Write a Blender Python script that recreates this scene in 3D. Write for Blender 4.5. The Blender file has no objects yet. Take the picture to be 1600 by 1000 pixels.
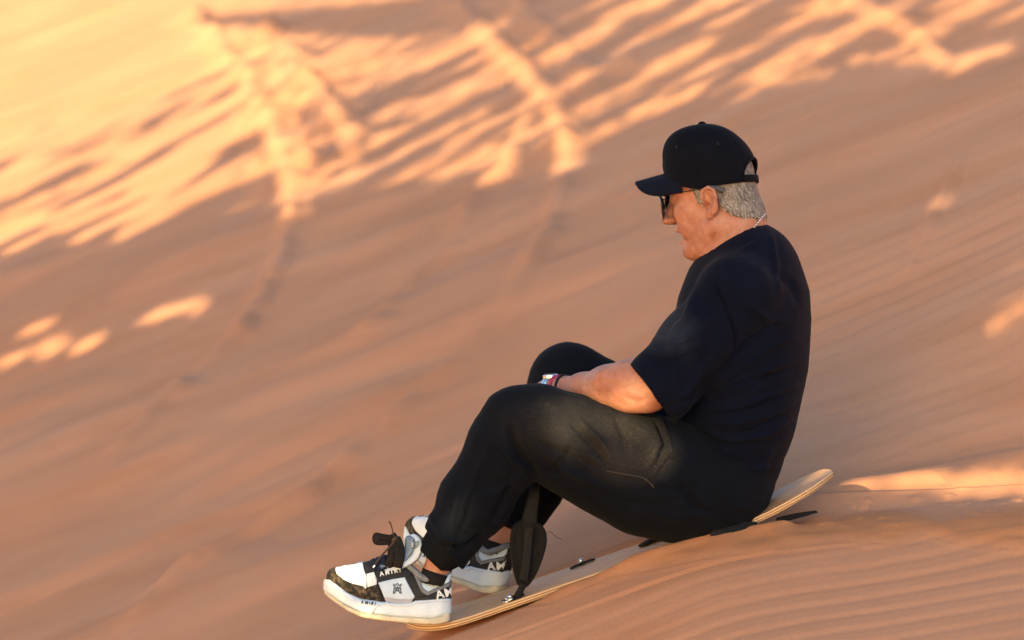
import bpy, bmesh, math, random
import numpy as np
from mathutils import Vector, Matrix, Euler
from mathutils.bvhtree import BVHTree
from mathutils.geometry import delaunay_2d_cdt
random.seed(7)
rng = np.random.default_rng(11)
R = math.radians
scene = bpy.context.scene

# ------------------------------------------------------------------ camera
D = 6.0                       # metres from the camera to the man
S = 730.6                     # pixels of the 1600 px wide photograph per metre at the man
cam_d = bpy.data.cameras.new('camera')
cam = bpy.data.objects.new('camera', cam_d)
scene.collection.objects.link(cam)
cam.location = (0, -D, 0)
cam.rotation_euler = (R(90), 0, 0)
cam_d.sensor_width = 36
cam_d.lens = 36 * D * S / 1600
cam_d.clip_start = 0.1
cam_d.clip_end = 2000
cam_d.dof.use_dof = True
cam_d.dof.focus_distance = D - 0.12
cam_d.dof.aperture_fstop = 2.6
scene.camera = cam

# ------------------------------------------------------------------ light
SUN_AZ = R(64)                # the sun stands left of and behind the camera
SUN_EL = R(12)
sh = np.array([-math.cos(SUN_AZ), -math.sin(SUN_AZ), 0.0])
sdir = sh * math.cos(SUN_EL) + np.array([0, 0, math.sin(SUN_EL)])      # towards the sun
world = bpy.data.worlds.new('World')
scene.world = world
world.use_nodes = True
wn = world.node_tree
for n in list(wn.nodes): wn.nodes.remove(n)
sky = wn.nodes.new('ShaderNodeTexSky'); sky.sky_type = 'NISHITA'; sky.sun_disc = False
sky.sun_elevation = SUN_EL
sky.sun_rotation = math.atan2(sdir[0], sdir[1])
sky.air_density = 1.0; sky.dust_density = 1.0; sky.ozone_density = 1.0
bg = wn.nodes.new('ShaderNodeBackground'); bg.inputs[1].default_value = 0.15
wo = wn.nodes.new('ShaderNodeOutputWorld')
wn.links.new(sky.outputs[0], bg.inputs[0]); wn.links.new(bg.outputs[0], wo.inputs[0])
sun_d = bpy.data.lights.new('sun', 'SUN'); sun_d.energy = 4.6; sun_d.angle = R(0.4)
sun_d.color = (1.0, 0.76, 0.38)
sun = bpy.data.objects.new('sun', sun_d); scene.collection.objects.link(sun)
sun.rotation_euler = Vector(sdir).to_track_quat('Z', 'Y').to_euler()
sun.location = (-8, -6, 8)
scene.view_settings.view_transform = 'Standard'
scene.view_settings.look = 'None'
scene.view_settings.exposure = 1.40
scene.view_settings.gamma = 1.0

# ------------------------------------------------------------------ helpers
COL = scene.collection
def P(px, py, y=0.0):
    """a place in the scene seen at pixel (px, py), y metres beyond the man's plane"""
    k = 1 + y / D
    return np.array([(px - 800) / S * k, y, (500 - py) / S * k])
def topix(V):
    k = 1 + V[:, 1] / D
    return 800 + V[:, 0] / k * S, 500 - V[:, 2] / k * S
def raw_mesh(name, V, F, smooth=True):
    me = bpy.data.meshes.new(name)
    V = np.asarray(V, dtype=np.float32)
    if isinstance(F, np.ndarray):
        n, k = F.shape
        me.vertices.add(len(V)); me.vertices.foreach_set('co', V.ravel())
        me.loops.add(n * k); me.loops.foreach_set('vertex_index', F.astype(np.int32).ravel())
        me.polygons.add(n)
        me.polygons.foreach_set('loop_start', np.arange(0, n * k, k, dtype=np.int32))
        me.update(calc_edges=True)
    else:
        me.from_pydata([tuple(map(float, v)) for v in V], [], F)
    me.validate()
    if smooth: me.polygons.foreach_set('use_smooth', np.ones(len(me.polygons), dtype=bool))
    me.update()
    return me
def obj(name, me, mat=None, parent=None):
    o = bpy.data.objects.new(name, me); COL.objects.link(o)
    if mat is not None: me.materials.append(mat)
    if parent is not None:
        o.parent = parent
    return o
def tag(o, label=None, cat=None, group=None, kind=None):
    if label: o['label'] = label
    if cat: o['category'] = cat
    if group: o['group'] = group
    if kind: o['kind'] = kind
    return o
def solidify(o, t, off=-1):
    m = o.modifiers.new('solid', 'SOLIDIFY'); m.thickness = t; m.offset = off
    return o

# value noise on arrays
_h = rng.random((256, 256)).astype(np.float32) * 2 - 1
def vnoise(x, y):
    xi = np.floor(x).astype(np.int64); yi = np.floor(y).astype(np.int64)
    fx = x - xi; fy = y - yi
    fx = fx * fx * fx * (fx * (fx * 6 - 15) + 10); fy = fy * fy * fy * (fy * (fy * 6 - 15) + 10)
    a = _h[xi & 255, yi & 255]; b = _h[(xi + 1) & 255, yi & 255]
    c = _h[xi & 255, (yi + 1) & 255]; d = _h[(xi + 1) & 255, (yi + 1) & 255]
    return (a * (1 - fx) + b * fx) * (1 - fy) + (c * (1 - fx) + d * fx) * fy
def fbm(x, y, o=3):
    s = 0; a = 1; t = 0
    for i in range(o):
        s = s + a * vnoise(x * 2 ** i + 17.3 * i, y * 2 ** i - 9.1 * i); t += a; a *= 0.5
    return s / t
def sstep(a, b, x):
    t = np.clip((x - a) / (b - a), 0, 1)
    return t * t * (3 - 2 * t)

# implicit surfaces on a grid, meshed by surface nets
class Field:
    def __init__(s, lo, hi, h, fine=None):
        # an axis may have a stretch of finer cells: fine = [(from, to, size) or None] per axis
        s.ax = []
        for i in range(3):
            if fine and fine[i]:
                a, b, hf_ = fine[i]
                v = [lo[i]]
                while v[-1] < hi[i] + h: v.append(v[-1] + (hf_ if a <= v[-1] <= b else min(h, hf_ + 0.12 * min(abs(v[-1] - a), abs(v[-1] - b)))))
                s.ax.append(np.array(v, dtype=np.float32))
            else: s.ax.append(np.arange(lo[i], hi[i] + h, h, dtype=np.float32))
        s.F = np.full([len(a) for a in s.ax], 10.0, dtype=np.float32)
        s.h = h
    def sl(s, lo, hi):
        out = []
        for i in range(3):
            a = s.ax[i]
            out.append(slice(max(0, int(np.searchsorted(a, lo[i])) - 1), min(len(a), int(np.searchsorted(a, hi[i])) + 1)))
        return tuple(out)
    def grid(s, q):
        return (s.ax[0][q[0]][:, None, None], s.ax[1][q[1]][None, :, None], s.ax[2][q[2]][None, None, :])
    def comb(s, q, d, k, mode):
        A = s.F[q]
        if d.size == 0: return
        if mode == 'sub': A = -A
        if k > 0:
            hh = np.clip(0.5 + 0.5 * (d - A) / k, 0, 1)
            r = d * (1 - hh) + A * hh - k * hh * (1 - hh)
        else: r = np.minimum(A, d)
        s.F[q] = -r if mode == 'sub' else r
    def cap(s, a, b, ra, rb, k=0.02, ys=1.0, mode='add', yc=0.0):
        a = np.array(a, dtype=np.float32); b = np.array(b, dtype=np.float32)
        m = max(ra, rb) * max(1, ys) + k * 2 + s.h * 2
        q = s.sl(np.minimum(a, b) - m, np.maximum(a, b) + m)
        X, Y, Z = s.grid(q)
        # ys stretches the section along y about the segment
        ab = b - a
        wy = 1.0 / ys
        L = ab[0] ** 2 + (ab[1] * wy) ** 2 + ab[2] ** 2 + 1e-9
        t = np.clip(((X - a[0]) * ab[0] + (Y - a[1]) * wy * ab[1] * wy + (Z - a[2]) * ab[2]) / L, 0, 1)
        d = np.sqrt((X - a[0] - t * ab[0]) ** 2 + ((Y - a[1] - t * ab[1]) * wy) ** 2 + (Z - a[2] - t * ab[2]) ** 2) - (ra + (rb - ra) * t)
        s.comb(q, d, k, mode)
    def ell(s, c, r, M=None, k=0.015, mode='add', frame=None):
        """ellipsoid; frame=(origin, 3x3 local->world) places it in a local frame"""
        c = np.array(c, dtype=float); r = np.array(r, dtype=float)
        B = np.eye(3) if M is None else np.array(M)
        if frame is not None:
            c = frame[0] + frame[1] @ c; B = frame[1] @ B
        m = r.max() + k * 2 + s.h * 2
        q = s.sl(c - m, c + m); X, Y, Z = s.grid(q)
        X = X - c[0]; Y = Y - c[1]; Z = Z - c[2]
        u = (X * B[0, 0] + Y * B[1, 0] + Z * B[2, 0]) / r[0]
        v = (X * B[0, 1] + Y * B[1, 1] + Z * B[2, 1]) / r[1]
        w = (X * B[0, 2] + Y * B[1, 2] + Z * B[2, 2]) / r[2]
        n = np.sqrt(u * u + v * v + w * w) + 1e-6
        g = np.sqrt((u / r[0]) ** 2 + (v / r[1]) ** 2 + (w / r[2]) ** 2) + 1e-6
        d = (n * (n - 1) / g).astype(np.float32)
        s.comb(q, d, k, mode)
    def chain(s, pts, k=0.02, ys=1.0, rs=1.0, dr=0.0):
        """pts: (px, py, y, radius in px)"""
        Q = [(P(p[0], p[1], p[2]), p[3] / S * (1 + p[2] / D) * rs + dr) for p in pts]
        for (a, ra), (b, rb) in zip(Q[:-1], Q[1:]): s.cap(a, b, ra, rb, k, ys)
    def plane(s, pt, n):
        """cut away what lies on the side n points to"""
        X, Y, Z = s.grid((slice(None),) * 3)
        s.F = np.maximum(s.F, ((X - pt[0]) * n[0] + (Y - pt[1]) * n[1] + (Z - pt[2]) * n[2]).astype(np.float32))
    def mesh(s, smooth=2):
        F = s.F; ins = F < 0
        nx, ny, nz = F.shape
        c = np.zeros((nx - 1, ny - 1, nz - 1), dtype=np.int8)
        for i in (0, 1):
            for j in (0, 1):
                for k in (0, 1):
                    c += ins[i:nx - 1 + i, j:ny - 1 + j, k:nz - 1 + k]
        act = (c > 0) & (c < 8)
        I = np.argwhere(act)
        idx = np.full(act.shape, -1, dtype=np.int32); idx[act] = np.arange(len(I))
        corners = [(i, j, k) for i in (0, 1) for j in (0, 1) for k in (0, 1)]
        val = {cc: F[I[:, 0] + cc[0], I[:, 1] + cc[1], I[:, 2] + cc[2]] for cc in corners}
        acc = np.zeros((len(I), 3)); cnt = np.zeros(len(I))
        for a in corners:
            for ax in range(3):
                if a[ax] == 1: continue
                b = list(a); b[ax] = 1; b = tuple(b)
                va, vb = val[a], val[b]
                m = (va < 0) != (vb < 0)
                t = np.where(m, va / np.where(m, va - vb, 1), 0)
                p = np.tile(np.array(a, float), (len(I), 1)); p[:, ax] = t
                acc[m] += p[m]; cnt[m] += 1
        p = acc / cnt[:, None] + I
        V = np.stack([np.interp(p[:, i], np.arange(len(s.ax[i])), s.ax[i]) for i in range(3)], 1)
        faces = []
        for ax in range(3):
            sl0 = [slice(None)] * 3; sl1 = [slice(None)] * 3
            sl0[ax] = slice(0, -1); sl1[ax] = slice(1, None)
            A = ins[tuple(sl0)]; Bq = ins[tuple(sl1)]
            E = np.argwhere(A != Bq)
            o1, o2 = [(1, 2), (2, 0), (0, 1)][ax]
            ok = (E[:, o1] > 0) & (E[:, o2] > 0) & (E[:, o1] < F.shape[o1] - 1) & (E[:, o2] < F.shape[o2] - 1)
            E = E[ok]
            flip = A[E[:, 0], E[:, 1], E[:, 2]]
            def cell(d1, d2):
                e = E.copy(); e[:, o1] += d1; e[:, o2] += d2
                return idx[e[:, 0], e[:, 1], e[:, 2]]
            q = np.stack([cell(-1, -1), cell(0, -1), cell(0, 0), cell(-1, 0)], 1)
            q[~flip] = q[~flip][:, ::-1]
            faces.append(q)
        Fc = np.concatenate(faces)
        Fc = Fc[(Fc >= 0).all(1)]
        return lap(V, Fc, smooth), Fc
def lap(V, F, it, f=0.5):
    if it == 0: return V
    e = np.concatenate([F[:, [0, 1]], F[:, [1, 2]], F[:, [2, 3]], F[:, [3, 0]]])
    n = len(V)
    for _ in range(it):
        A = np.stack([np.bincount(e[:, 0], V[e[:, 1], i], n) + np.bincount(e[:, 1], V[e[:, 0], i], n) for i in range(3)], 1)
        c = np.bincount(e[:, 0], minlength=n) + np.bincount(e[:, 1], minlength=n)
        V = V * (1 - f) + f * A / np.maximum(c, 1)[:, None]
    return V
def normals(V, F):
    n = np.cross(V[F[:, 2]] - V[F[:, 0]], V[F[:, 3]] - V[F[:, 1]])
    N = np.zeros_like(V)
    for i in range(4):
        for a in range(3): N[:, a] += np.bincount(F[:, i], n[:, a], len(V))
    return N / (np.linalg.norm(N, axis=1, keepdims=True) + 1e-12)
def segdist(px, py, poly):
    """distance to a polyline and the parameter along it (0..1)"""
    best = np.full(px.shape, 1e9); tt = np.zeros(px.shape)
    L = [0]
    for a, b in zip(poly[:-1], poly[1:]): L.append(L[-1] + math.hypot(b[0] - a[0], b[1] - a[1]))
    for i, (a, b) in enumerate(zip(poly[:-1], poly[1:])):
        dx, dy = b[0] - a[0], b[1] - a[1]; l2 = dx * dx + dy * dy + 1e-12
        t = np.clip(((px - a[0]) * dx + (py - a[1]) * dy) / l2, 0, 1)
        d = np.hypot(px - a[0] - t * dx, py - a[1] - t * dy)
        m = d < best
        best = np.where(m, d, best); tt = np.where(m, (L[i] + t * (L[i + 1] - L[i])) / L[-1], tt)
    return best, tt
def folds(V, F, fl, side=-1):
    """real creases: (polyline in photo pixels, half width px, height m)"""
    N = normals(V, F); px, py = topix(V)
    w = np.clip(N[:, 1] * side * 2.2 + 0.55, 0, 1)
    d = np.zeros(len(V))
    for poly, wd, amp in fl:
        r, t = segdist(px, py, poly)
        env = np.sin(np.clip(t, 0.02, 0.98) * math.pi) ** 0.6
        g = np.exp(-(r / wd) ** 2)
        if amp > 0: g = g - 0.45 * np.exp(-(r / (wd * 2.1)) ** 2)
        d += amp * env * g
    return V + N * (d * w)[:, None]
def inpoly(px, py, poly):
    c = np.zeros(px.shape, bool)
    n = len(poly)
    for i in range(n):
        x1, y1 = poly[i]; x2, y2 = poly[(i + 1) % n]
        if y1 == y2: continue
        m = ((y1 > py) != (y2 > py)) & (px < (x2 - x1) * (py - y1) / (y2 - y1) + x1)
        c ^= m
    return c
def ell2(px, py, cx, cy, a, b, ang):
    c, s_ = math.cos(R(ang)), math.sin(R(ang))
    u = (px - cx) * c - (py - cy) * s_; v = (px - cx) * s_ + (py - cy) * c
    return (u / a) ** 2 + (v / b) ** 2
def tube(pts, rad, n=8, flat=1.0, upv=(0, 0, 1), closed=False):
    """tube or flat ribbon through points; rad may be a list"""
    pts = [np.array(p, float) for p in pts]; m = len(pts)
    if not hasattr(rad, '__len__'): rad = [rad] * m
    V = []; up = np.array(upv, float) if np.ndim(upv) == 1 else None
    for i in range(m):
        if closed: t = pts[(i + 1) % m] - pts[i - 1]
        else: t = pts[min(i + 1, m - 1)] - pts[max(i - 1, 0)]
        t = t / (np.linalg.norm(t) + 1e-9)
        if hasattr(upv, 'shape') and np.ndim(upv) == 2: up = upv[i]
        s_ = np.cross(t, up); s_ /= np.linalg.norm(s_) + 1e-9
        w = np.cross(s_, t)
        for k in range(n):
            a = 2 * math.pi * k / n
            V.append(pts[i] + rad[i] * (s_ * math.cos(a) + w * math.sin(a) * flat))
    F = []
    for i in range(m if closed else m - 1):
        j = (i + 1) % m
        for k in range(n):
            l = (k + 1) % n
            F.append((i * n + k, i * n + l, j * n + l, j * n + k))
    if not closed:
        F.append(tuple(range(n))[::-1]); F.append(tuple(range((m - 1) * n, m * n)))
    return V, F
def join(*parts):
    V = []; F = []
    for v, f in parts:
        o = len(V); V += list(v); F += [tuple(i + o for i in q) for q in f]
    return V, F
def spline(pts, n=8):
    """Catmull-Rom through points"""
    pts = [np.array(p, float) for p in pts]
    q = [2 * pts[0] - pts[1]] + pts + [2 * pts[-1] - pts[-2]]
    out = []
    for i in range(1, len(q) - 2):
        for k in range(n):
            t = k / n
            out.append(0.5 * ((2 * q[i]) + (-q[i - 1] + q[i + 1]) * t + (2 * q[i - 1] - 5 * q[i] + 4 * q[i + 1] - q[i + 2]) * t * t + (-q[i - 1] + 3 * q[i] - 3 * q[i + 1] + q[i + 2]) * t ** 3))
    out.append(pts[-1])
    return out
def sphere(c, r, nu=12, nv=8, sc=(1, 1, 1)):
    V = []; F = []
    for j in range(1, nv):
        th = math.pi * j / nv
        for i in range(nu):
            ph = 2 * math.pi * i / nu
            V.append((c[0] + r * sc[0] * math.sin(th) * math.cos(ph), c[1] + r * sc[1] * math.sin(th) * math.sin(ph), c[2] + r * sc[2] * math.cos(th)))
    t = len(V); V.append((c[0], c[1], c[2] + r * sc[2])); V.append((c[0], c[1], c[2] - r * sc[2]))
    for j in range(nv - 2):
        for i in range(nu):
            k = (i + 1) % nu
            F.append((j * nu + i, (j + 1) * nu + i, (j + 1) * nu + k, j * nu + k))
    for i in range(nu):
        k = (i + 1) % nu
        F.append((t, i, k)); F.append((t + 1, (nv - 2) * nu + k, (nv - 2) * nu + i))
    return V, F

# ------------------------------------------------------------------ materials
def mat(name, base=(0.5, 0.5, 0.5), rough=0.8, metal=0.0, spec=0.3, sheen=0.0, sss=0.0):
    m = bpy.data.materials.new(name); m.use_nodes = True
    b = m.node_tree.nodes['Principled BSDF']
    b.inputs['Base Color'].default_value = (*base, 1)
    b.inputs['Roughness'].default_value = rough
    b.inputs['Metallic'].default_value = metal
    b.inputs['Specular IOR Level'].default_value = spec
    if sheen: b.inputs['Sheen Weight'].default_value = sheen
    if sss:
        b.inputs['Subsurface Weight'].default_value = sss
        b.inputs['Subsurface Radius'].default_value = (1, 0.35, 0.2)
        b.inputs['Subsurface Scale'].default_value = 0.006
    return m
def nd(m, t, **kw):
    n = m.node_tree.nodes.new(t)
    for k, v in kw.items():
        if k.startswith('i_'): n.inputs[k[2:].replace('_', ' ')].default_value = v
        else: setattr(n, k, v)
    return n
def lk(m, a, b): m.node_tree.links.new(a, b)
def ramp(m, fac, stops):
    r = nd(m, 'ShaderNodeValToRGB')
    cr = r.color_ramp
    while len(cr.elements) < len(stops): cr.elements.new(0.5)
    for e, (p, c) in zip(cr.elements, stops):
        e.position = p; e.color = (*c, 1)
    lk(m, fac, r.inputs[0]); return r.outputs[0]
def coords(m, scale=(1, 1, 1), rot=(0, 0, 0), kind='Object'):
    tc = nd(m, 'ShaderNodeTexCoord'); mp = nd(m, 'ShaderNodeMapping')
    mp.inputs['Scale'].default_value = scale; mp.inputs['Rotation'].default_value = rot
    lk(m, tc.outputs[kind], mp.inputs[0]); return mp.outputs[0]
def noise(m, vec, scale, detail=3, rough=0.5):
    n = nd(m, 'ShaderNodeTexNoise'); n.inputs['Scale'].default_value = scale
    n.inputs['Detail'].default_value = detail; n.inputs['Roughness'].default_value = rough
    lk(m, vec, n.inputs['Vector']); return n.outputs[0]
def bump(m, h, strength, dist, prev=None):
    b = nd(m, 'ShaderNodeBump'); b.inputs['Strength'].default_value = strength; b.inputs['Distance'].default_value = dist
    lk(m, h, b.inputs['Height'])
    if prev is not None: lk(m, prev, b.inputs['Normal'])
    return b.outputs[0]
def bsdf(m): return m.node_tree.nodes['Principled BSDF']
def mix(m, fac, a, b):
    n = nd(m, 'ShaderNodeMix', data_type='RGBA')
    if isinstance(fac, float): n.inputs[0].default_value = fac
    else: lk(m, fac, n.inputs[0])
    for i, c in ((6, a), (7, b)):
        if isinstance(c, tuple): n.inputs[i].default_value = (*c, 1)
        else: lk(m, c, n.inputs[i])
    return n.outputs[2]
def noisy(name, c1, c2, scale, rough=0.8, bscale=None, bstr=0.2, bdist=0.001, **kw):
    m = mat(name, c1, rough, **kw); v = coords(m)
    lk(m, ramp(m, noise(m, v, scale), [(0.35, c1), (0.65, c2)]), bsdf(m).inputs['Base Color'])
    if bscale: lk(m, bump(m, noise(m, v, bscale, 2), bstr, bdist), bsdf(m).inputs['Normal'])
    return m

M = {}
# sand
m = M['sand'] = mat('sand', rough=0.95, spec=0.12)
v = coords(m)
vs = coords(m, scale=(0.55, 2.2, 1), rot=(0, 0, R(-12)))
big = noise(m, vs, 1.6, 4, 0.55)
c = ramp(m, big, [(0.28, (0.525, 0.244, 0.134)), (0.50, (0.560, 0.274, 0.160)), (0.75, (0.580, 0.302, 0.186))])
mot = noise(m, vs, 3.2, 3, 0.5)
c = mix(m, ramp(m, mot, [(0.42, (0, 0, 0)), (0.75, (0.7, 0.7, 0.7))]), c, (0.46, 0.195, 0.095))
gr = noise(m, v, 420, 2, 0.7)
c = mix(m, ramp(m, gr, [(0.30, (0.45, 0.45, 0.45)), (0.50, (0, 0, 0))]), c, (0.33, 0.15, 0.08))
gr2 = noise(m, v, 560, 2, 0.7)
c = mix(m, ramp(m, gr2, [(0.60, (0, 0, 0)), (0.75, (0.5, 0.5, 0.5))]), c, (0.72, 0.46, 0.30))
# the damp darker slumped sand is a vertex mask
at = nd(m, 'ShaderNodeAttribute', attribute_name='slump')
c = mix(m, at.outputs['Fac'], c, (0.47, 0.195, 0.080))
lk(m, c, bsdf(m).inputs['Base Color'])
b1 = bump(m, noise(m, v, 300, 3, 0.7), 0.35, 0.003)
lk(m, bump(m, noise(m, v, 60, 4, 0.6), 0.12, 0.004, b1), bsdf(m).inputs['Normal'])
# clothing
def cloth(name, c1, c2, sheen=0.25, s1=18, weave=900, rough=0.9):
    m = mat(name, c1, rough, spec=0.1, sheen=sheen); v = coords(m)
    col = ramp(m, noise(m, v, s1, 4), [(0.35, c1), (0.7, c2)])
    lk(m, col, bsdf(m).inputs['Base Color'])
    b = bump(m, noise(m, v, weave, 2, 0.6), 0.25, 0.0008)
    lk(m, bump(m, noise(m, coords(m, (1, 1, 2.2), (0, R(25), 0)), 26, 3), 0.35, 0.004, b), bsdf(m).inputs['Normal'])
    return m, col
M['shirt'], _ = cloth('navy_jersey', (0.0013, 0.0027, 0.0100), (0.0021, 0.0040, 0.0140), 0.015)
m, col = cloth('black_sweat', (0.0020, 0.0034, 0.0075), (0.0030, 0.0048, 0.0100), 0.015)
M['trousers'] = m
# near thigh: real sand grains over a grey layer that paints its sunlit patch
def dust_and_sun(m, col, cen, rad, amount):
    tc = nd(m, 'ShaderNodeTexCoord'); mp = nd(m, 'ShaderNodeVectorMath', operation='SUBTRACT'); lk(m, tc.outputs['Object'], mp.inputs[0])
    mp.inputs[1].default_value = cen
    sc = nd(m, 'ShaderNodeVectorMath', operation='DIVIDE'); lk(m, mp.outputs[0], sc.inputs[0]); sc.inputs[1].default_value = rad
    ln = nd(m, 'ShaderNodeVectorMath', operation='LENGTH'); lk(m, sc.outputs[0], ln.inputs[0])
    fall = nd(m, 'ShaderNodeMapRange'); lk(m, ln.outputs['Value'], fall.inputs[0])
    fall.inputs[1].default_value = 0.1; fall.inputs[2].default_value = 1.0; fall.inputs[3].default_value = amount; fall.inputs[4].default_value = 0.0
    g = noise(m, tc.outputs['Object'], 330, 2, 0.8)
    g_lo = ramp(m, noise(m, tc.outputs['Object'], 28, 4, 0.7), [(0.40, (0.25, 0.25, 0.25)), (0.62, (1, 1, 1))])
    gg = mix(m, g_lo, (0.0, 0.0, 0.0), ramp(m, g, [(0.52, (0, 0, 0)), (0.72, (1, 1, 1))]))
    f2 = nd(m, 'ShaderNodeMath', operation='MULTIPLY'); lk(m, fall.outputs[0], f2.inputs[0]); f2.inputs[1].default_value = 0.85  # strength of the grey layer that stands in for sun on the cloth
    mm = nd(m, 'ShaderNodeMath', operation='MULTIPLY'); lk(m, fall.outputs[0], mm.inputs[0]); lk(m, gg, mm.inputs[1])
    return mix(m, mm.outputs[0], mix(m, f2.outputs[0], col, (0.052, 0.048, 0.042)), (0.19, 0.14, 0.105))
c = dust_and_sun(m, col, tuple(P(985, 705, -0.2)), (0.12, 0.2, 0.08), 0.60)
c = dust_and_sun(m, c, tuple(P(900, 660, -0.2)), (0.19, 0.2, 0.10), 0.28)
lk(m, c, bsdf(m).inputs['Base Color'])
M['ribbing'] = noisy('black_rib', (0.0045, 0.0055, 0.008), (0.006, 0.007, 0.0095), 60, 0.9, spec=0.1)
M['cap'] = noisy('navy_cap_cloth', (0.0018, 0.0026, 0.0060), (0.0028, 0.0038, 0.0085), 40, 0.85, 900, 0.25, 0.0008, spec=0.1, sheen=0.01)
M['capbill'] = noisy('cap_bill_cloth', (0.0026, 0.0044, 0.0125), (0.0036, 0.0058, 0.0150), 40, 0.85, 900, 0.25, 0.0008, spec=0.12, sheen=0.01)
M['capmark'] = mat('cap_mark', (0.016, 0.018, 0.024), 0.5)
# skin
m = M['skin'] = mat('skin', (0.5, 0.24, 0.15), 0.5, spec=0.35, sss=0.25)
v = coords(m)
c = ramp(m, noise(m, v, 30, 5, 0.65), [(0.30, (0.32, 0.125, 0.082)), (0.50, (0.41, 0.185, 0.128)), (0.70, (0.47, 0.245, 0.180))])
c = mix(m, ramp(m, noise(m, v, 190, 3, 0.7), [(0.58, (0, 0, 0)), (0.74, (0.45, 0.45, 0.45))]), c, (0.30, 0.12, 0.075))
lk(m, c, bsdf(m).inputs['Base Color'])
b1 = bump(m, noise(m, v, 420, 2), 0.35, 0.001)
lk(m, bump(m, noise(m, v, 85, 5, 0.65), 0.5, 0.003, b1), bsdf(m).inputs['Normal'])
M['lip'] = mat('lip', (0.42, 0.15, 0.11), 0.45, sss=0.1)
M['hair'] = noisy('grey_hair', (0.12, 0.105, 0.095), (0.22, 0.20, 0.185), 60, 0.7)
M['hairl'] = mat('silver_hair', (0.42, 0.39, 0.37), 0.55)
M['haird'] = mat('dark_grey_hair', (0.07, 0.06, 0.055), 0.6)
M['steel'] = mat('steel', (0.75, 0.76, 0.78), 0.22, 1.0)
M['lens'] = mat('dark_lens', (0.004, 0.004, 0.005), 0.08, spec=0.6)
M['blackplastic'] = mat('black_plastic', (0.012, 0.012, 0.014), 0.35)
# shoe
M['white'] = noisy('white_leather', (0.68, 0.73, 0.80), (0.76, 0.80, 0.86), 60, 0.5, 500, 0.15, 0.0006)
M['paleblue'] = noisy('pale_blue_leather', (0.46, 0.58, 0.74), (0.54, 0.66, 0.82), 50, 0.55, 600, 0.2, 0.0006)
M['greysuede'] = noisy('grey_suede', (0.13, 0.15, 0.18), (0.19, 0.21, 0.24), 90, 0.9)
M['lilac'] = noisy('lilac_leather', (0.36, 0.36, 0.42), (0.42, 0.42, 0.48), 90, 0.7)
M['black'] = noisy('black_leather', (0.010, 0.011, 0.014), (0.018, 0.019, 0.022), 80, 0.6, 500, 0.2, 0.0006)
M['navymesh'] = noisy('navy_mesh', (0.008, 0.014, 0.032), (0.016, 0.026, 0.055), 200, 0.9, 700, 0.3, 0.001)
M['denim'] = noisy('blue_tongue_cloth', (0.10, 0.16, 0.25), (0.20, 0.27, 0.37), 260, 0.9, 700, 0.3, 0.001)
M['bluegrey'] = noisy('blue_grey_label', (0.16, 0.22, 0.29), (0.20, 0.26, 0.33), 260, 0.8)
M['sole'] = noisy('white_rubber', (0.56, 0.66, 0.80), (0.64, 0.74, 0.86), 30, 0.45)
M['outsole'] = noisy('cream_rubber', (0.52, 0.46, 0.35), (0.66, 0.60, 0.48), 60, 0.5)
m = M['camo'] = mat('brown_pony_hair', rough=0.9)
v = coords(m)
c = ramp(m, noise(m, v, 95, 3, 0.6), [(0.42, (0.016, 0.015, 0.013)), (0.54, (0.06, 0.048, 0.034)), (0.66, (0.17, 0.125, 0.085))])
lk(m, c, bsdf(m).inputs['Base Color'])
M['lace'] = noisy('black_lace', (0.006, 0.006, 0.007), (0.016, 0.013, 0.012), 180, 0.9, 900, 0.4, 0.001)
M['sock'] = mat('black_sock', (0.008, 0.008, 0.010), 0.95)
# board
m = M['deck'] = mat('varnished_ply', rough=0.5, spec=0.3)
v = coords(m, (0.9, 14, 14))
w = noise(m, v, 5.0, 5, 0.6)
c = ramp(m, w, [(0.30, (0.48, 0.24, 0.11)), (0.52, (0.62, 0.35, 0.18)), (0.70, (0.72, 0.45, 0.25))])
dn = noise(m, coords(m), 9, 4, 0.65)
c = mix(m, ramp(m, dn, [(0.45, (0, 0, 0)), (0.62, (0.9, 0.9, 0.9))]), c, (0.56, 0.33, 0.20))
lk(m, c, bsdf(m).inputs['Base Color'])
m = M['plyedge'] = mat('ply_edge', rough=0.6)
at = nd(m, 'ShaderNodeAttribute', attribute_name='layer')
c = ramp(m, at.outputs['Fac'], [(0.0, (0.60, 0.40, 0.22)), (0.22, (0.60, 0.40, 0.22)), (0.26, (0.26, 0.13, 0.06)), (0.42, (0.26, 0.13, 0.06)), (0.46, (0.66, 0.46, 0.27)), (0.62, (0.66, 0.46, 0.27)), (0.66, (0.28, 0.14, 0.07)), (0.82, (0.28, 0.14, 0.07)), (0.86, (0.62, 0.42, 0.24))])
lk(m, c, bsdf(m).inputs['Base Color'])
M['strap'] = noisy('black_webbing', (0.005, 0.0055, 0.007), (0.010, 0.010, 0.012), 300, 0.85, 700, 0.5, 0.0015)
M['felt'] = noisy('black_neoprene', (0.004, 0.004, 0.0048), (0.008, 0.008, 0.009), 120, 0.95, 500, 0.4, 0.0015)
M['pink'] = noisy('pink_cord', (0.42, 0.03, 0.14), (0.30, 0.02, 0.09), 300, 0.7)
M['bark'] = noisy('bark', (0.10, 0.07, 0.05), (0.18, 0.13, 0.09), 20, 0.9)
M['leaf'] = noisy('leaf', (0.05, 0.08, 0.03), (0.09, 0.12, 0.05), 6, 0.7)

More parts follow.
